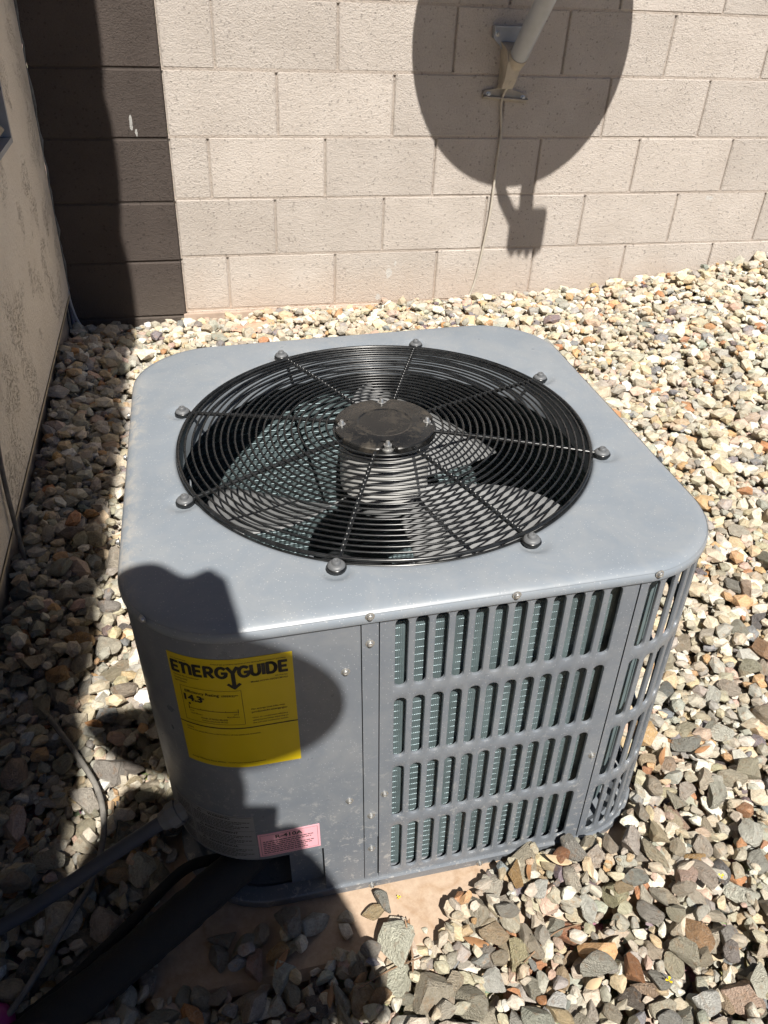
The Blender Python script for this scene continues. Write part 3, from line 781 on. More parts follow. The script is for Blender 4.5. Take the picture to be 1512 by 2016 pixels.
pr.stroke([(.132*W_, .412*H_), (.132*W_, .420*H_)], .0030)
pr.bar(.12*W_, .53*W_, .455*H_, .459*H_)
for q in (.12, .53): pr.bar(q*W_-.0004, q*W_+.0004, .432*H_, .468*H_)
for q in (.222, .325, .428): pr.bar(q*W_-.0003, q*W_+.0003, .447*H_, .459*H_)
pr.text('13.4', .125*W_, .485*H_, sm); pr.text('27.0', .53*W_, .485*H_, sm, align='RIGHT')
pr.text('Least Efficient', .125*W_, .507*H_, sm*.85); pr.text('Most Efficient', .535*W_, .507*H_, sm*.85, align='RIGHT')
pr.text('Range of Similar Models', .325*W_, .535*H_, sm*1.05, align='CENTER'); pr.text('(Systems Using Similar Models)', .325*W_, .557*H_, sm*.8, align='CENTER')
pr.text('For energy cost info, visit', .635*W_, .45*H_, sm*1.1, .041); pr.text('productinfo.energy.gov', .635*W_, .478*H_, sm*1.2, .044, bold=.02)
for i, tx in enumerate(("*Your air conditioner's efficiency", 'rating may be better depending on', 'the coil your contractor installs.')): pr.text(tx, .635*W_, (.528+.024*i)*H_, sm*.9, .044)
pr.bar(0, W_, .606*H_, .6145*H_)
pr.text('Notice', .06*W_, .652*H_, sm*1.05, bold=.02); pr.text('Federal law allows this unit to be installed in all U.S. states and territories.', .06*W_, .676*H_, sm*.9, .095)
pr.text('Energy Efficiency Ratio (EER2):', .05*W_, .955*H_, sm*.95, .047, bold=.01); pr.text('The installed system must meet the stated minimum', .38*W_, .955*H_, sm*.85, .048)
pr.done('print', M_print, yl)
# pink refrigerant label
ps0, ps1, pz0, pz1 = fx(-.2668), fx(-.1780), .1395, .1950
pl = label('refrigerant_label', ps0, ps1, pz0, pz1, M_pink, slant=.0015); pl['label'] = 'pink refrigerant label low on the service panel'
W_, H_ = ps1-ps0, pz1-pz0; pr = Print(ps0, pz1, slant=.0015/.0888)
for (a, b, c, d) in ((.003, W_-.003, .003, .0035), (.003, W_-.003, H_-.0035, H_-.003), (.003, .0035, .003, H_-.003), (W_-.0035, W_-.003, .003, H_-.003)): pr.bar(a, b, c, d)
pr.text('R-410A', W_*.5, .0138, .0082, .039, bold=.03, align='CENTER')
for i, (a, b) in enumerate(((.0065, .079), (.0065, .076), (.0065, .058), (.0065, .081), (.0065, .078), (.0065, .067), (.0065, .070))):
    pr.lines(a, b, .0180+i*.0047, .0020, rl)
pr.done('print', M_printsoft, pl)
# grey trilingual warning label
gs0, gs1, gz0, gz1 = -RC*R(62), fx(-.2690), .1365, .2400
gl = label('warning_label', gs0, gs1, gz0, gz1, M_silverlabel); gl['label'] = 'grey trilingual warning label round the lower corner'
W_, H_ = gs1-gs0, gz1-gz0; pr = Print(gs0, gz1)
for q in (0.002, .0345, .068):
    pr.bar(.002, W_-.002, q, q+.0005)
for i, tx in enumerate(('WARNING', 'AVERTISSEMENT', 'ADVERTENCIA')):
    v = .0085+i*.0335
    pr.text(tx, W_*.62, v, .0046, (.034, .052, .046)[i], bold=.02, align='CENTER')
    pr.stroke([(W_*.62-.034, v), (W_*.62-.031, v-.005), (W_*.62-.028, v), (W_*.62-.034, v)], .0009)
    for r_ in range(6): pr.lines(W_*.30, W_-.006-.012*((r_*7) % 3), v+.0045+r_*.0036, .0014, rl)
    for r_ in range(7): pr.lines(.004, W_*.25, v+.001+r_*.0036, .0014, rl)
pr.bar(W_*.28, W_*.28+.0005, .002, H_-.002)
pr.done('print', M_print, gl)

# ------------------------------------------------------------------ conduit and refrigerant lines at the open corner
def U(x, y, z): return UM @ Vector((x, y, z))
cp0 = U(-.372, -.318, .185); dirc = (Vector((-.125, -2.325, -.020))-cp0)
con = empty('electrical_conduit', cp0); tag(con, 'grey electrical conduit running from the unit corner to the lower left', 'conduit'); bpy.context.view_layer.update()
tgt = Vector((-.125, -2.325, -.004)); ax = (tgt-cp0).normalized(); ln = (tgt-cp0).length
ends = [cp0-ax*.03, cp0+ax*ln*.33, cp0+ax*ln*.66+Vector((0, 0, -.003)), tgt, tgt+ax*.25+Vector((0, 0, .05)), tgt+ax*.6+Vector((0, 0, .20))]
child(MB().tube(bez(ends, 10), .0106, 16).build('conduit', M_conduit, smooth=60), con)
d0 = ax
fit = MB(); fit.tube([cp0-d0*.012, cp0+d0*.004, cp0+d0*.005, cp0+d0*.020, cp0+d0*.021, cp0+d0*.034], [.0175, .0175, .0195, .0195, .016, .0135], 8); child(fit.build('fitting', M_fitting, smooth=30), con)

suc = tag(MB().tube(bez([U(-.235, -.285, .10), U(-.27, -.330, .075), (.165, -2.345, .012), (.055, -2.405, -.012), (-.034, -2.45, -.028), (-.16, -2.50, -.045), (-.5, -2.60, -.06)], 10), [.0290+.0012*math.sin(i*1.9)*math.sin(i*.53) for i in range(61)], 18).build('suction_line', M_rubber, smooth=60),
          'thick black foam insulated refrigerant line leaving the open corner', 'refrigerant line')
liq = tag(MB().tube(bez([U(-.24, -.26, .06), U(-.305, -.315, .045), (.14, -2.283, -.008), (.05, -2.350, -.024), (-.051, -2.422, -.036), (-.2, -2.49, -.05)], 10), [.0085]*51, 10).build('liquid_line', M_rubber, smooth=60),
          'thin dark refrigerant line between the conduit and the thick black line', 'refrigerant line')

# ------------------------------------------------------------------ satellite dish on the block wall
dish = empty('satellite_dish', (1.40, 0, .75)); tag(dish, 'beige wall bracket and grey pole of a satellite dish casting the round shadow', 'satellite dish'); bpy.context.view_layer.update()
bx = 1.392
def plate(mb, x0, x1, z0, z1, y0=-.0005, y1=-.007): mb.box(x0, x1, y1, y0, z0, z1)
# upper foot (T shaped top), pressed channel body, lower foot
def chan(name, prof, mat):
    """pressed steel channel: prof = list of (z, half_width, depth); open towards +x shows the web"""
    mb = MB()
    for (z, hw, dp, cx) in prof:
        mb.v += [(cx-hw, -.001, z), (cx-hw*.92, -dp, z), (cx+hw*.92, -dp, z), (cx+hw, -.001, z), (cx+hw-.006, -.001, z), (cx+hw*.92-.006, -dp+.006, z), (cx-hw*.92+.006, -dp+.006, z), (cx-hw+.006, -.001, z)]
    for i in range(len(prof)-1):
        a = i*8; b = a+8
        for k in range(8): mb.f.append((a+k, a+(k+1) % 8, b+(k+1) % 8, b+k))
    mb.f += [tuple(range(8))[::-1], tuple((len(prof)-1)*8+k for k in range(8))]
    return mb.build(name, mat, smooth=35)
mb = MB()
pts = [(-.070, .960), (.062, .960), (.062, .918), (.036, .900), (.024, .872), (.020, .84), (-.022, .84), (-.026, .872), (-.040, .900), (-.070, .925)]
def slab(mb, pts, y0, y1, cx=bx):
    n = len(pts); b = len(mb.v)
    mb.v += [(cx+x, y0, z) for x, z in pts]+[(cx+x, y1, z) for x, z in pts]
    mb.f += [tuple(b+i for i in range(n)), tuple(b+n+i for i in range(n))[::-1]]+[(b+i, b+(i+1) % n, b+n+(i+1) % n, b+n+i) for i in range(n)]
slab(mb, pts, -.004, -.013); mb.box(bx-.070, bx+.062, -.026, -.004, .955, .962)
mb.box(bx-.073, bx-.069, -.026, -.004, .925, .962)
child(mb.build('upper_foot', M_pole), dish)
child(chan('channel', [(.775, .022, .045, bx-.012), (.81, .024, .062, bx-.008), (.86, .027, .074, bx-.006), (.895, .026, .060, bx-.010), (.915, .034, .02, bx-.010)], M_bracket), dish)
mb = MB(); lp_ = [(-.086, .738), (.080, .724), (.082, .748), (.070, .756), (.022, .768), (.018, .79), (-.030, .79), (-.036, .772), (-.080, .765), (-.088, .756)]
slab(mb, lp_, -.003, -.012); child(mb.build('lower_foot', M_bracket), dish)
mb = MB(); mb.add([(bx-.086, -.012, .752), (bx+.081, -.012, .742), (bx+.081, -.026, .738), (bx-.086, -.026, .748), (bx-.086, -.026, .744), (bx+.081, -.026, .734), (bx+.081, -.012, .738), (bx-.086, -.012, .748)],
                  [(0, 1, 2, 3), (3, 2, 5, 4), (4, 5, 6, 7)])
child(mb.build('foot_flange', M_bracket), dish)
for (x, z) in ((bx-.068, .752), (bx+.064, .742), (bx-.055, .938), (bx+.045, .938)):
    o = link('bolt', SCR, None); o.scale = (1.3, 1.3, 1.6); o.rotation_euler = (R(90), 0, 0); o.location = (x, -.012, z); child(o, dish)
# socket sleeve around the pole foot
PA = Vector((1.398, -.08, .888)); PD = Vector((0.002, -.153, .162)).normalized()
mb = MB(); mb.tube([PA-PD*.10+Vector((-.004, .03, -.02)), PA-PD*.04+Vector((-.002, .008, -.004)), PA-PD*.005], [.024, .032, .034], 14); child(mb.build('pole_socket', M_bracket, smooth=40), dish)
DC = Vector((1.432, -.45, 1.574)); TAU = R(28)
pole = [PA-PD*.01, PA+PD*.18, PA+PD*.27, PA+PD*.34+Vector((.004, .012, .012)), Vector((1.415, -.305, 1.27)), Vector((1.425, -.315, 1.50))]
child(MB().tube(bez(pole, 6), .0315, 20).build('pole', M_pole, smooth=50), dish)
TV = Vector((0, math.sin(TAU), math.cos(TAU))); NV = Vector((0, -math.cos(TAU), math.sin(TAU)))
mb = MB(); NRD, NAD = 10, 64
for i in range(NRD+1):
    q = i/NRD
    for k in range(NAD):
        a = 2*math.pi*k/NAD
        mb.v.append(tuple(DC+Vector((1, 0, 0))*(.400*q*math.cos(a))+TV*(.300*q*math.sin(a))-NV*(.075*(1-q*q))))
for i in range(NRD):
    for k in range(NAD): mb.f.append((i*NAD+k, i*NAD+(k+1) % NAD, (i+1)*NAD+(k+1) % NAD, (i+1)*NAD+k))
o = child(mb.build('reflector', M_dish, smooth=60, weld=True), dish); md = o.modifiers.new('thickness', 'SOLIDIFY'); md.thickness = .004
mb = MB(); mb.tube([Vector((1.425, -.315, 1.48)), DC-NV*.08], .03, 10); child(mb.build('elevation_clamp', M_pole, smooth=40), dish)
def from_shadow(x, z, y): return Vector((x+y*.01746, y, z-y*1.4828))      # point at depth y whose shadow lands on the wall at (x, z)
lc = from_shadow(1.548, .27, -1.02)
child(MB().tube([from_shadow(1.405, .47, -.56), from_shadow(1.43, .40, -.66), from_shadow(1.475, .33, -.90), from_shadow(1.51, .28, -1.0)], .020, 8).build('feed_arm', M_pole, smooth=40), dish)
child(MB().tube([from_shadow(1.53, .50, -.58), from_shadow(1.53, .40, -.75), from_shadow(1.535, .34, -.95)], .029, 8).build('feed_arm', M_pole, smooth=40), dish)
mb = MB(); mb.box(lc.x-.075, lc.x+.078, lc.y-.035, lc.y+.035, lc.z-.045, lc.z+.045)
o = mb.build('receiver', M_dish); md = o.modifiers.new('bevel', 'BEVEL'); md.width = .012; md.segments = 2; child(o, dish)
for i in range(4):
    child(MB().tube([lc+Vector((-.05+i*.033, -.03, -.04)), lc+Vector((-.05+i*.033, -.033, -.0465-.005*(i == 2)))], .010, 8).build('connector', M_zinc, smooth=40), dish)
# coax down the wall
cpts = [(1.385, -.055, .80), (1.376, -.020, .745), (1.380, -.012, .70), (1.391, -.009, .628), (1.388, -.010, .53), (1.386, -.012, .442), (1.383, -.014, .339), (1.372, -.012, .222), (1.357, -.012, .10), (1.335, -.016, .02), (1.300, -.045, -.012), (1.262, -.085, -.025), (1.20, -.12, -.07)]
tag(MB().tube(bez(cpts, 8), .0046, 8).build('coaxial_cable', M_cablewhite, smooth=60), 'beige coaxial cable hanging from the dish bracket down the block wall', 'cable')
# cables in the house corner
tag(MB().tube(bez([(-.203, -.022, .10), (-.199, -.024, .045), (-.190, -.03, .0), (-.172, -.05, -.03), (-.150, -.075, -.052), (-.13, -.1, -.09)], 8), .0055, 8).build('corner_cable', M_cablepale, smooth=60), 'pale grey cable leaving the corner under the stucco edge', 'cable')
tag(MB().tube(bez([(-.206, -.03, .09), (-.205, -.035, .03), (-.203, -.05, -.03), (-.198, -.07, -.09)], 8), .0045, 8).build('corner_cable', M_cableblue, smooth=60), 'dark blue cable dropping behind the pale one in the corner', 'cable')
tag(MB().tube(bez([(-.212, -.05, .09), (-.211, -.06, .02), (-.208, -.08, -.09)], 8), .005, 8).build('corner_cable', M_cablegrey, smooth=60), 'weathered grey cable dropping below the stucco edge in the corner', 'cable')
tag(MB().tube(bez([(-.192, -1.40, .34), (-.193, -1.435, .25), (-.191, -1.456, .19), (-.189, -1.470, .12), (-.186, -1.482, .05), (-.182, -1.50, -.02), (-.178, -1.51, -.10)], 8), .0052, 8).build('wall_cable', M_cablegrey, smooth=60), 'grey cable dropping down the stucco wall into the gravel at left edge', 'cable')

# ------------------------------------------------------------------ gravel
def ico(sub):
    bm = bmesh.new(); bmesh.ops.create_icosphere(bm, subdivisions=sub, radius=1.0); bm.verts.ensure_lookup_table()
    v = np.array([w.co[:] for w in bm.verts]); f = np.array([[w.index for w in q.verts] for q in bm.faces]); bm.free(); return v, f
IV2, IF2 = ico(3); IV1, IF1 = ico(2); IV0, IF0 = ico(1)
def chisel(V, seed):
    r = np.random.default_rng(seed); v = V*1.06
    for k in range(r.integers(9, 14)):
        n = r.normal(size=3); n[2] *= .8; n /= np.linalg.norm(n); d = r.uniform(.42, .80)
        q = v@n; m = q > d; v = v-np.outer(np.where(m, q-d, 0), n)
    w = 0
    for k in range(3): 
        dd = r.normal(size=3); w = w+np.sin(v@dd*2.2+r.uniform(0, 6))*.014
    v = v*(1+w)[:, None]; v = v*np.array([1, r.uniform(.62, .86), r.uniform(.44, .66)])
    return v/np.abs(v).max()
NPROTO = 26
PV2 = [chisel(IV2, 100+i) for i in range(NPROTO)]; PV1 = [chisel(IV1, 100+i) for i in range(NPROTO)]; PV0 = []
for i in range(NPROTO):
    r_ = np.random.default_rng(500+i); q_ = IV0*r_.uniform(.68, 1.12, (len(IV0), 1)); q_ = q_*np.array([1, r_.uniform(.6, .88), r_.uniform(.45, .68)]); PV0.append(q_/np.abs(q_).max())
pal = np.array([(.40, .36, .28), (.45, .41, .33), (.36, .335, .275), (.34, .325, .285), (.31, .305, .28), (.52, .48, .41), (.60, .56, .49), (.66, .62, .55), (.47, .37, .25), (.44, .29, .16), (.36, .19, .10), (.47, .36, .30), (.19, .195, .205), (.15, .13, .135), (.36, .365, .33), (.52, .44, .31)])
pal = np.clip(pal*1.24*np.array([1.0, .985, .955]), 0, .78)
pw = np.array([.13, .13, .10, .09, .08, .10, .10, .06, 05e-2, .036, .018, .05, .035, .016, .05, .05]); pw /= pw.sum()
# region of the heap: the frame's footprint plus a margin
HX0, HX1, HY0, HY1, CELL = -.24, 3.9, -2.95, .0, .005
hx = np.arange(HX0, HX1, CELL); hy = np.arange(HY0, HY1, CELL)
GX, GY = np.meshgrid(hx, hy, indexing='ij'); HM = gz(GX, GY)
padtop = np.array([(UM @ Vector((x, y, 0))).z for x, y in ((0, 0), (.4, 0))]); psl = (padtop[1]-padtop[0])/.4
lx, ly = GX-UO.x, GY-UO.y
PADM = (np.abs(lx+.0265) < .4275) & (np.abs(ly) < .505); HM = np.where(PADM, UO.z+.0387*lx, HM)
BLK = np.zeros_like(HM, bool)
qx, qy = np.maximum(np.abs(lx)-CS, 0), np.maximum(np.abs(ly)-CS, 0); BLK |= np.hypot(qx, qy) < RC+.004
HM = np.where(BLK, 1.0, HM)
stones = []
def inreg(x, y):
    xr = 1.30+(y+2.75)*.80+.30
    return x < min(xr, 3.85)
def drop(x, y, size, proto, tries=None):
    th = rng.uniform(0, 2*math.pi); tilt = Euler((rng.normal(0, .22), rng.normal(0, .22), th))
    a = size*.92; b = size*.74*.9; c = size*.46
    r = int(size/CELL)+1; i0 = int((x-HX0)/CELL); j0 = int((y-HY0)/CELL)
    i1, i2, j1, j2 = max(0, i0-r), min(HM.shape[0], i0+r+1), max(0, j0-r), min(HM.shape[1], j0+r+1)
    if i2-i1 < 3 or j2-j1 < 3: return None
    sx = GX[i1:i2, j1:j2]-x; sy = GY[i1:i2, j1:j2]-y; ct, st = math.cos(th), math.sin(th)
    u = (sx*ct+sy*st)/a; v = (-sx*st+sy*ct)/b; q = u*u+v*v; m = q < 1
    if m.sum() < 1: return None
    prof = c*np.sqrt(1-q[m]); h = HM[i1:i2, j1:j2][m]
    w_ = h+prof*.8; z = .6*w_.max()+.4*w_.mean()-.1*c
    return z, m, (i1, i2, j1, j2), prof, tilt
N = 46000
PADSTONES = [(.190,-2.380,.020), (.217,-2.400,.021), (.230,-2.430,.020), (.245,-2.393,.017), (.263,-2.357,.016), (.279,-2.414,.020), (.301,-2.414,.013), (.329,-2.384,.022), (.292,-2.388,.020), (.372,-2.407,.013), (.418,-2.388,.019), (.436,-2.380,.018), (.449,-2.423,.020), (.370,-2.447,.018), (.180,-2.408,.019), (.264,-2.423,.017)]
K = 3; M_ = N*K*3
cxs = HX0+.012+(HX1-HX0-.03)*rng.random(M_); cys = HY0+.01+(HY1-.012-HY0)*rng.random(M_); ru = rng.random(M_)
ok = cxs < np.minimum(1.22+(cys+2.75)*.80+.20, 3.85); ok &= (cxs > WX-.004) & (cys < -.012)
dx, dy = cxs-UO.x, cys-UO.y; dist = np.hypot(np.maximum(np.abs(dx)-CS, 0), np.maximum(np.abs(dy)-CS, 0)); ok &= dist > RC+.018
onpad = (np.abs(dx+.0265) < .424) & (np.abs(dy) < .500)
lim = np.where(cxs > .2, -2.450+.160*smoothstep(.47, .74, cxs), -2.52)+.012*np.sin(cxs*60)
front = dy < -.35
pk = np.where(front, ((cys < lim) & (cxs > .38)) | (ru < .010), ru < np.where((dx > 0) | (dy > 0), .97, np.where(cxs < .115+.02*np.sin(cys*17), .9, .05)))
ok &= (~onpad) | pk
CXS, CYS = cxs[ok], cys[ok]; NC = len(CXS); HM0 = HM.copy(); CI = ((CXS-HX0)/CELL).astype(int).clip(0, HM.shape[0]-1); CJ = ((CYS-HY0)/CELL).astype(int).clip(0, HM.shape[1]-1); G0 = HM0[CI, CJ]
sizes = np.clip(rng.lognormal(math.log(.0132), .44, N), .0055, .032); sizes[::9] = rng.uniform(.005, .008, len(sizes[::9]))
ptr = 0
for n_ in range(N+len(PADSTONES)):
    if n_ < len(PADSTONES): x, y, size = PADSTONES[n_]; size *= 1.22
    else:
        if ptr+K >= NC: ptr = 0
        q = slice(ptr, ptr+K); ptr += K
        hr = HM[CI[q], CJ[q]]-G0[q]; b_ = int(np.argmin(hr))
        if hr[b_] > .045: continue
        x, y, size = float(CXS[q][b_]), float(CYS[q][b_]), float(sizes[n_-len(PADSTONES)])
        if y > -.012-size*.6 or x < WX-.006+size*.4: continue
    rs = drop(x, y, size, 0)
    if rs is None: continue
    z, m, (i1, i2, j1, j2), prof, tilt = rs
    if z > .22: continue
    sub = HM[i1:i2, j1:j2]; sub[m] = np.maximum(sub[m], z+prof*.9)
    stones.append((x, y, z, size, int(rng.integers(NPROTO)), tilt, prof.max()))
# rank by projected size; the 300 that show largest are objects of their own
def project(p):
    d = Vector(p)-CAM; zc = d.dot(F); return 384+1571.6/1512*768*d.dot(R2)/zc, 512-1571.6/1512*768*d.dot(U2)/zc, zc
rank = []
UC = UM.inverted() @ CAM
def hidden(p):
    """behind the cabinet: sample the sight line in the unit's own frame"""
    q = UM.inverted() @ Vector(p)
    for k in range(1, 40):
        t = k/40; w = q.lerp(UC, t)
        if w.z < ZT and math.hypot(max(abs(w.x)-CS, 0), max(abs(w.y)-CS, 0)) < RC+.003: return True
    return False
for idx, (x, y, z, s, k, t, c) in enumerate(stones):
    px, py, zc = project((x, y, z)); i, j = min(int((x-HX0)/CELL), HM.shape[0]-1), min(int((y-HY0)/CELL), HM.shape[1]-1)
    vis = HM[i, j] <= z+c*1.02+.004
    if -8 < px < 776 and -8 < py < 1032 and vis and not hidden((x, y, z+c)): rank.append((s/zc, idx))
rank.sort(reverse=True); single = set(i for _, i in rank[:300])
colr = []
for _ in stones:
    c = pal[rng.choice(len(pal), p=pw)]*rng.uniform(.80, 1.12); colr.append(np.clip(c+rng.normal(0, .010, 3), .03, .74))
proto_me = []
for i in range(NPROTO):
    me = bpy.data.meshes.new('gravel_stone'); me.from_pydata(PV2[i].tolist(), [], IF2.tolist()); me.materials.append(M_stone)
    me.polygons.foreach_set('use_smooth', [True]*len(me.polygons)); me.set_sharp_from_angle(angle=R(14)); me.update(); proto_me.append(me)
AV, AF, AC_, AR = [], [], [], []; base = 0
for idx, (x, y, z, s, k, t, c) in enumerate(stones):
    if idx in single:
        o = link('gravel_stone', proto_me[k]); o.location = (x, y, z); o.rotation_euler = t; o.scale = (s, s, s); o.color = (*colr[idx], 1)
        cr, cg_, cb_ = colr[idx]; lum = .3*cr+.6*cg_+.1*cb_
        hue = 'rusty orange' if cr > 1.75*cb_ else ('pale cream' if lum > .50 else ('dark slate grey' if lum < .24 else ('tan' if cr > 1.32*cb_ else 'greenish grey' if cg_ > cr*.97 else 'light grey')))
        px, py, zc = project((x, y, z)); dx, dy = x-UO.x, y-UO.y
        where = 'on the tan pad beside the unit' if abs(dx+.005) < .45 and abs(dy) < .5 and x < .5 and dy < -.3 else ('in the shaded gravel left of the unit' if px < 180 and py < 900 else ('in the sunny gravel right of the unit' if px > 560 and py < 860 else ('in the shaded gravel at the bottom left' if px < 350 else 'in the sunny gravel in the foreground')))
        tag(o, 'loose angular '+hue+' stone '+where, 'stone', 'loose landscaping stones around the unit'); continue
    V0, F0 = (PV1[k], IF1) if (Vector((x, y, z))-CAM).length < 1.62 else (PV0[k], IF0)
    m = np.array(t.to_matrix()); v = V0@m.T*s+np.array([x, y, z]); AV.append(v); AF.append(F0+base); base += len(v)
    AC_.append(np.repeat(np.append(colr[idx], 1.0)[None], len(v), 0)); AR.append(V0+rng.uniform(-30, 30, 3))
AV = np.concatenate(AV).astype(np.float32); AF = np.concatenate(AF).astype(np.int32); AC_ = np.concatenate(AC_).astype(np.float32); AR = np.concatenate(AR).astype(np.float32)
me = bpy.data.meshes.new('gravel'); me.vertices.add(len(AV)); me.vertices.foreach_set('co', AV.ravel())
me.loops.add(AF.size); me.loops.foreach_set('vertex_index', AF.ravel()); me.polygons.add(len(AF))
me.polygons.foreach_set('loop_start', np.arange(0, AF.size, 3, dtype=np.int32)); me.polygons.foreach_set('loop_total', np.full(len(AF), 3, np.int32))
at = me.attributes.new('stone_colour', 'FLOAT_COLOR', 'POINT'); at.data.foreach_set('color', AC_.ravel())
at = me.attributes.new('rest', 'FLOAT_VECTOR', 'POINT'); at.data.foreach_set('vector', AR.ravel())
me.update(); me.validate(); me.materials.append(M_stones)
me.polygons.foreach_set('use_smooth', [False]*len(me.polygons))
g = link('gravel', me); tag(g, 'crushed multicoloured landscaping gravel covering the ground', 'gravel', kind='stuff')
def top_at(x, y):
    i, j = min(max(int((x-HX0)/CELL), 0), HM.shape[0]-1), min(max(int((y-HY0)/CELL), 0), HM.shape[1]-1); return float(HM[i, j])
sp_ = [(-.185, -1.80), (-.156, -1.829), (-.125, -1.885), (-.094, -1.937), (-.045, -2.02), (-.002, -2.10), (.012, -2.163), (.010, -2.218), (-.004, -2.27), (-.021, -2.318), (-.071, -2.402), (-.12, -2.47)]
zs_ = [max(top_at(x+a, y+b) for a in (-.02, 0, .02) for b in (-.02, 0, .02))+.001 for x, y in sp_]; zs_[0] = zs_[0]-.05
zs_ = [min(z, -.004) for z in zs_]
drip = tag(MB().tube(bez([(x, y, z) for (x, y), z in zip(sp_, zs_)], 8), .0050, 8).build('drip_tube', M_cablegrey, smooth=60), 'weathered grey drip tube curving under the conduit on the gravel', 'drip tube')
# broad flat salmon rock behind the unit
v = chisel(IV2, 901)*np.array([.085, .06, .030]); me = bpy.data.meshes.new('flat_rock'); me.from_pydata((v+np.array([.455, -.14, top_at(.455, -.14)-.004])).tolist(), [], IF2.tolist()); me.materials.append(M_redrock); me.update()
tag(link('flat_rock', me), 'broad salmon coloured flat rock on the gravel behind the unit', 'rock')

# ------------------------------------------------------------------ dry leaves, twigs, petals
def leaf(x, y, length, width, ang, mat, label_, curl=.35, tilt=0.0, dz=.004):
    length *= .72; width *= .75; mb = MB(); n = 9; z0 = top_at(x, y)+dz
    for i in range(n+1):
        t = i/n; w = width*math.sin(math.pi*min(.98, t*.96+.03))**.8/2; u = (t-.5)*length
        zc = curl*length*(t-.5)**2*2-.0 ; tw = .6*(t-.5)
        for k, q in enumerate((-1, 0, 1)):
            mb.v.append((u, q*w, zc+abs(q)*w*.55+q*w*tw))
    for i in range(n):
        for k in range(2): a = i*3+k; mb.f.append((a, a+1, a+4, a+3))
    o = mb.build('dry_leaf', mat, smooth=60); md = o.modifiers.new('thickness', 'SOLIDIFY'); md.thickness = .0006
    o.location = (x, y, z0); o.rotation_euler = (tilt, rng.uniform(-.2, .2), ang); return tag(o, label_, 'leaf', 'dry leaves on the gravel')
leaf(.712, -2.395, .058, .020, 2.6, M_leafpale, 'pale tan dry leaf at the foot of the louvered panel')
leaf(.665, -2.39, .050, .014, 1.1, M_leaf, 'brown curled leaf standing beside the pale leaf near the panel', tilt=.7)
leaf(.46, -2.43, .040, .013, 1.3, M_leaf, 'brown curled leaf on the pad edge below the corner post', tilt=.6)
leaf(.43, -2.425, .045, .015, .4, M_leaf, 'rusty leaf lying between stones on the pad edge', tilt=.2)
leaf(.555, -2.47, .055, .018, -.4, M_leaf, 'orange brown leaf in the gravel in front of the pad')
leaf(.70, -2.565, .045, .018, .3, M_leafpale, 'pale curled leaf in the sunny gravel in the foreground')
leaf(.985, -2.235, .060, .014, .9, M_leaf, 'orange dry leaf beside the right corner of the unit', tilt=.3)
leaf(1.02, -2.20, .060, .012, 2.2, M_leaf, 'long rusty leaf crossing another at the right corner', tilt=.2)
leaf(1.06, -2.24, .050, .013, .2, M_leaf, 'short brown leaf right of the crossed pair by the unit', tilt=.4)
leaf(.93, -2.33, .050, .014, -.5, M_leaf, 'dark red leaf at the base of the unit corner', tilt=.4)
leaf(.27, -2.44, .045, .013, .9, M_leaf, 'brown leaf in the shade on the pad', tilt=.2)
leaf(.33, -2.50, .050, .012, 1.3, M_leaf, 'ochre leaf in the shaded gravel in front of the pad', tilt=.3)
def twig(pts, r, label_):
    tag(MB().tube(bez(pts, 6), r, 6).build('twig', M_twig, smooth=60), label_, 'twig')
twig([(.37, -2.50, top_at(.37, -2.50)+.004), (.42, -2.485, top_at(.42, -2.485)+.008), (.47, -2.475, top_at(.47, -2.475)+.005)], .0011, 'thin curved twig in front of the tan pad')
twig([(.455, -2.43, top_at(.455, -2.43)+.012), (.458, -2.47, top_at(.458, -2.47)+.01), (.45, -2.50, top_at(.45, -2.5)+.006)], .0013, 'short upright twig below the corner post')
twig([(.61, -2.52, top_at(.61, -2.52)+.006), (.67, -2.49, top_at(.67, -2.49)+.010), (.72, -2.48, top_at(.72, -2.48)+.004)], .0010, 'straw coloured twig in the sunny foreground gravel')
def petal(x, y, s, label_):
    s *= .62; mb = MB(); z = top_at(x, y)+.004
    for k in range(3):
        a = k*2.1+x*9; b = len(mb.v)
        mb.v += [(x, y, z), (x+s*math.cos(a-.5)*.8, y+s*math.sin(a-.5)*.8, z+s*.5), (x+s*math.cos(a), y+s*math.sin(a), z+s*.4), (x+s*math.cos(a+.5)*.8, y+s*math.sin(a+.5)*.8, z+s*.6)]; mb.f.append((b, b+1, b+2, b+3))
    tag(mb.build('yellow_petal', M_petal), label_, 'petal', 'fallen yellow petals')
petal(.462, -2.372, .006, 'yellow petal on the tan pad below the corner post')
petal(.425, -2.43, .008, 'yellow petal among stones at the pad edge')
petal(.80, -2.59, .009, 'yellow petal in the foreground gravel near the pale leaf')
petal(.955, -2.47, .008, 'yellow petal in the gravel at the right')
mg = MB().lathe([(0, -.02), (.02, -.02), (.03, -.008), (.03, .006), (.018, .018), (0, .02)], 20); o = mg.build('magenta_ball', M_magenta, smooth=70)
o.location = (-.118, -2.447, -.030); tag(o, 'magenta rounded object in the extreme lower left corner', 'ball')

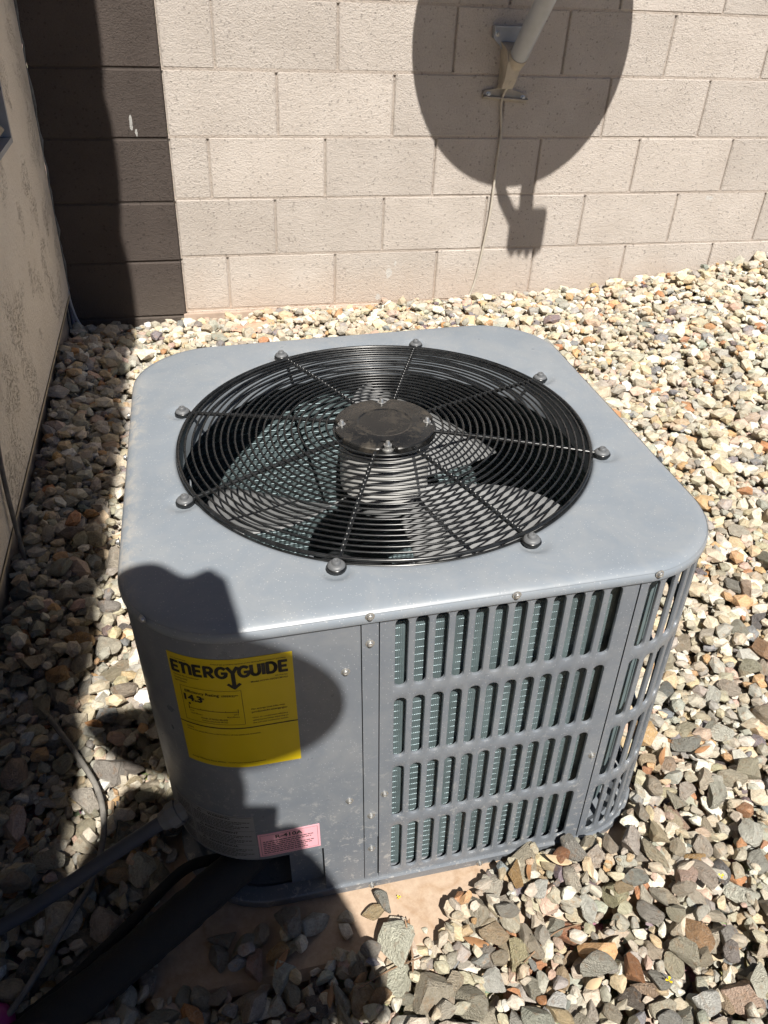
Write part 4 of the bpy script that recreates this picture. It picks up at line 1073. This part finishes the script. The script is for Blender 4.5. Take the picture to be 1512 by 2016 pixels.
# ------------------------------------------------------------------ the photographer: only the shadow reaches the picture
e1 = Vector((math.cos(SUN_AZ), -math.sin(SUN_AZ), 0)); e2 = e1.cross(LD).normalized()
def S(u, v, t): return CAM+e1*u+e2*v-LD*t
person = empty('person', (0.15, -3.4, -.09)); tag(person, 'person in a brimmed hat holding a phone, seen only as a shadow', 'person'); bpy.context.view_layer.update()
J = {}
hc = S(-.072, .075, .50)
J['head'] = hc; J['neck'] = hc+Vector((0, -.03, -.16)); J['chest'] = hc+Vector((0, -.07, -.34)); J['waist'] = hc+Vector((-.02, -.07, -.58)); J['pelvis'] = hc+Vector((0, -.05, -.76))
ch = J['chest']
J['shr'] = hc+Vector((.130, -.06, -.235)); J['shl'] = S(-.205, .005, .42)
J['elr'] = hc+Vector((.205, -.05, -.56)); J['ell'] = S(-.275, -.20, .28)
J['har'] = CAM+Vector((.055, -.05, -.055)); J['hal'] = CAM+Vector((-.075, -.06, -.07))
gzp = -.10
J['hipr'] = J['pelvis']+Vector((.09, 0, -.05)); J['hipl'] = J['pelvis']+Vector((-.09, 0, -.05))
J['knr'] = Vector((hc.x+.10, hc.y-.03, gzp+.50)); J['knl'] = Vector((hc.x-.10, hc.y-.03, gzp+.50))
J['anr'] = Vector((hc.x+.11, hc.y-.09, gzp+.09)); J['anl'] = Vector((hc.x-.11, hc.y-.09, gzp+.09))
J['tor'] = Vector((hc.x+.13, hc.y+.10, gzp+.04)); J['tol'] = Vector((hc.x-.13, hc.y+.10, gzp+.04))
rad = dict(head=.085, neck=.058, chest=.165, waist=.185, pelvis=.16, shr=.068, shl=.080, elr=.043, ell=.070, har=.028, hal=.028, hipr=.095, hipl=.095, knr=.065, knl=.065, anr=.045, anl=.045, tor=.04, tol=.04)
ed = [('pelvis', 'waist'), ('waist', 'chest'), ('chest', 'neck'), ('neck', 'head'), ('chest', 'shr'), ('chest', 'shl'), ('shr', 'elr'), ('shl', 'ell'), ('elr', 'har'), ('ell', 'hal'), ('pelvis', 'hipr'), ('pelvis', 'hipl'), ('hipr', 'knr'), ('hipl', 'knl'), ('knr', 'anr'), ('knl', 'anl'), ('anr', 'tor'), ('anl', 'tol')]
names = list(J); me = bpy.data.meshes.new('body'); me.from_pydata([tuple(J[n]) for n in names], [(names.index(a), names.index(b)) for a, b in ed], [])
body = link('body', me, None, M_cloth); md = body.modifiers.new('skin', 'SKIN'); body.modifiers.new('sub', 'SUBSURF').levels = 2; body.modifiers['sub'].render_levels = 2
if not me.skin_vertices:
    bm = bmesh.new(); bm.from_mesh(me); bm.verts.layers.skin.verify(); bm.to_mesh(me); bm.free()
for i, n in enumerate(names): d = me.skin_vertices[0].data[i]; d.radius = (rad[n], rad[n]*(.75 if n in ('chest', 'waist', 'pelvis') else 1)); d.use_root = (n == 'pelvis')
child(body, person)
for side_ in (1, -1):                             # fingers closing on the phone
    hb = J['har'] if side_ > 0 else J['hal']
    for q in range(4):
        b = hb+Vector((0, .01, .018-.014*q)); tip = CAM+Vector((side_*(.030+.003*q), -.010, -.030-.016*q))
        mid = (b+tip)/2+Vector((side_*.016, .012, 0)); child(MB().tube(bez([b, mid, tip], 4), [.009, .009, .0088, .0085, .0085, .008, .008, .0075, .006], 8).build('finger', M_skin, smooth=70), person)
    th_ = CAM+Vector((side_*.022, -.034, -.045)); child(MB().tube([hb+Vector((0, -.015, .012)), (hb+th_)/2+Vector((0, -.014, .01)), th_], [.0115, .0105, .008], 8).build('thumb', M_skin, smooth=70), person)
# hat silhouette: tilted brim, pinched crown
HB = S(-.078, .140, .49); hat = MB(); NA = 56
bu = e1; bv = Vector((0, math.cos(R(-35)), math.sin(R(-35)))); bn = bu.cross(bv)
def hp(u, v, w): return HB+bu*u+bv*v+bn*w
lps = []
for q, lift in ((1.0, .006), (.8, -.004), (.62, -.006)):
    lps.append([tuple(hp(.205*q*math.cos(2*math.pi*k/NA), (.205*q)*math.sin(2*math.pi*k/NA), lift+.020*(q**3)*(math.cos(2*math.pi*k/NA)**2)-.008-.042*q*math.cos(2*math.pi*k/NA))) for k in range(NA)])
for q, w in ((.50, .01), (.45, .08), (.40, .138), (.33, .160), (.18, .150), (.05, .145)):
    lps.append([tuple(hp(-.005+.190*q*math.cos(2*math.pi*k/NA), .200*q*math.sin(2*math.pi*k/NA), w-(.030*math.exp(-((.190*q*math.cos(2*math.pi*k/NA)-.030)/.026)**2) if w > .1 else 0))) for k in range(NA)])
b, n = ring_loft(hat, lps); hat.f.append(tuple(b+(len(lps)-1)*n+k for k in range(n)))
o = hat.build('hat', M_hat, smooth=50); md = o.modifiers.new('thickness', 'SOLIDIFY'); md.thickness = .002; child(o, person)
ph = tag(link('phone', bevel_block('phone', .074, .150, .008, .003), None, M_phone), 'dark phone held by the photographer beside the lens', 'phone')
ph.matrix_world = Matrix.Translation(CAM-F*.012-U2*.055-R2*.0) @ Matrix((R2, F, U2)).transposed().to_4x4()
print('stones', len(stones), 'tris', len(AF))
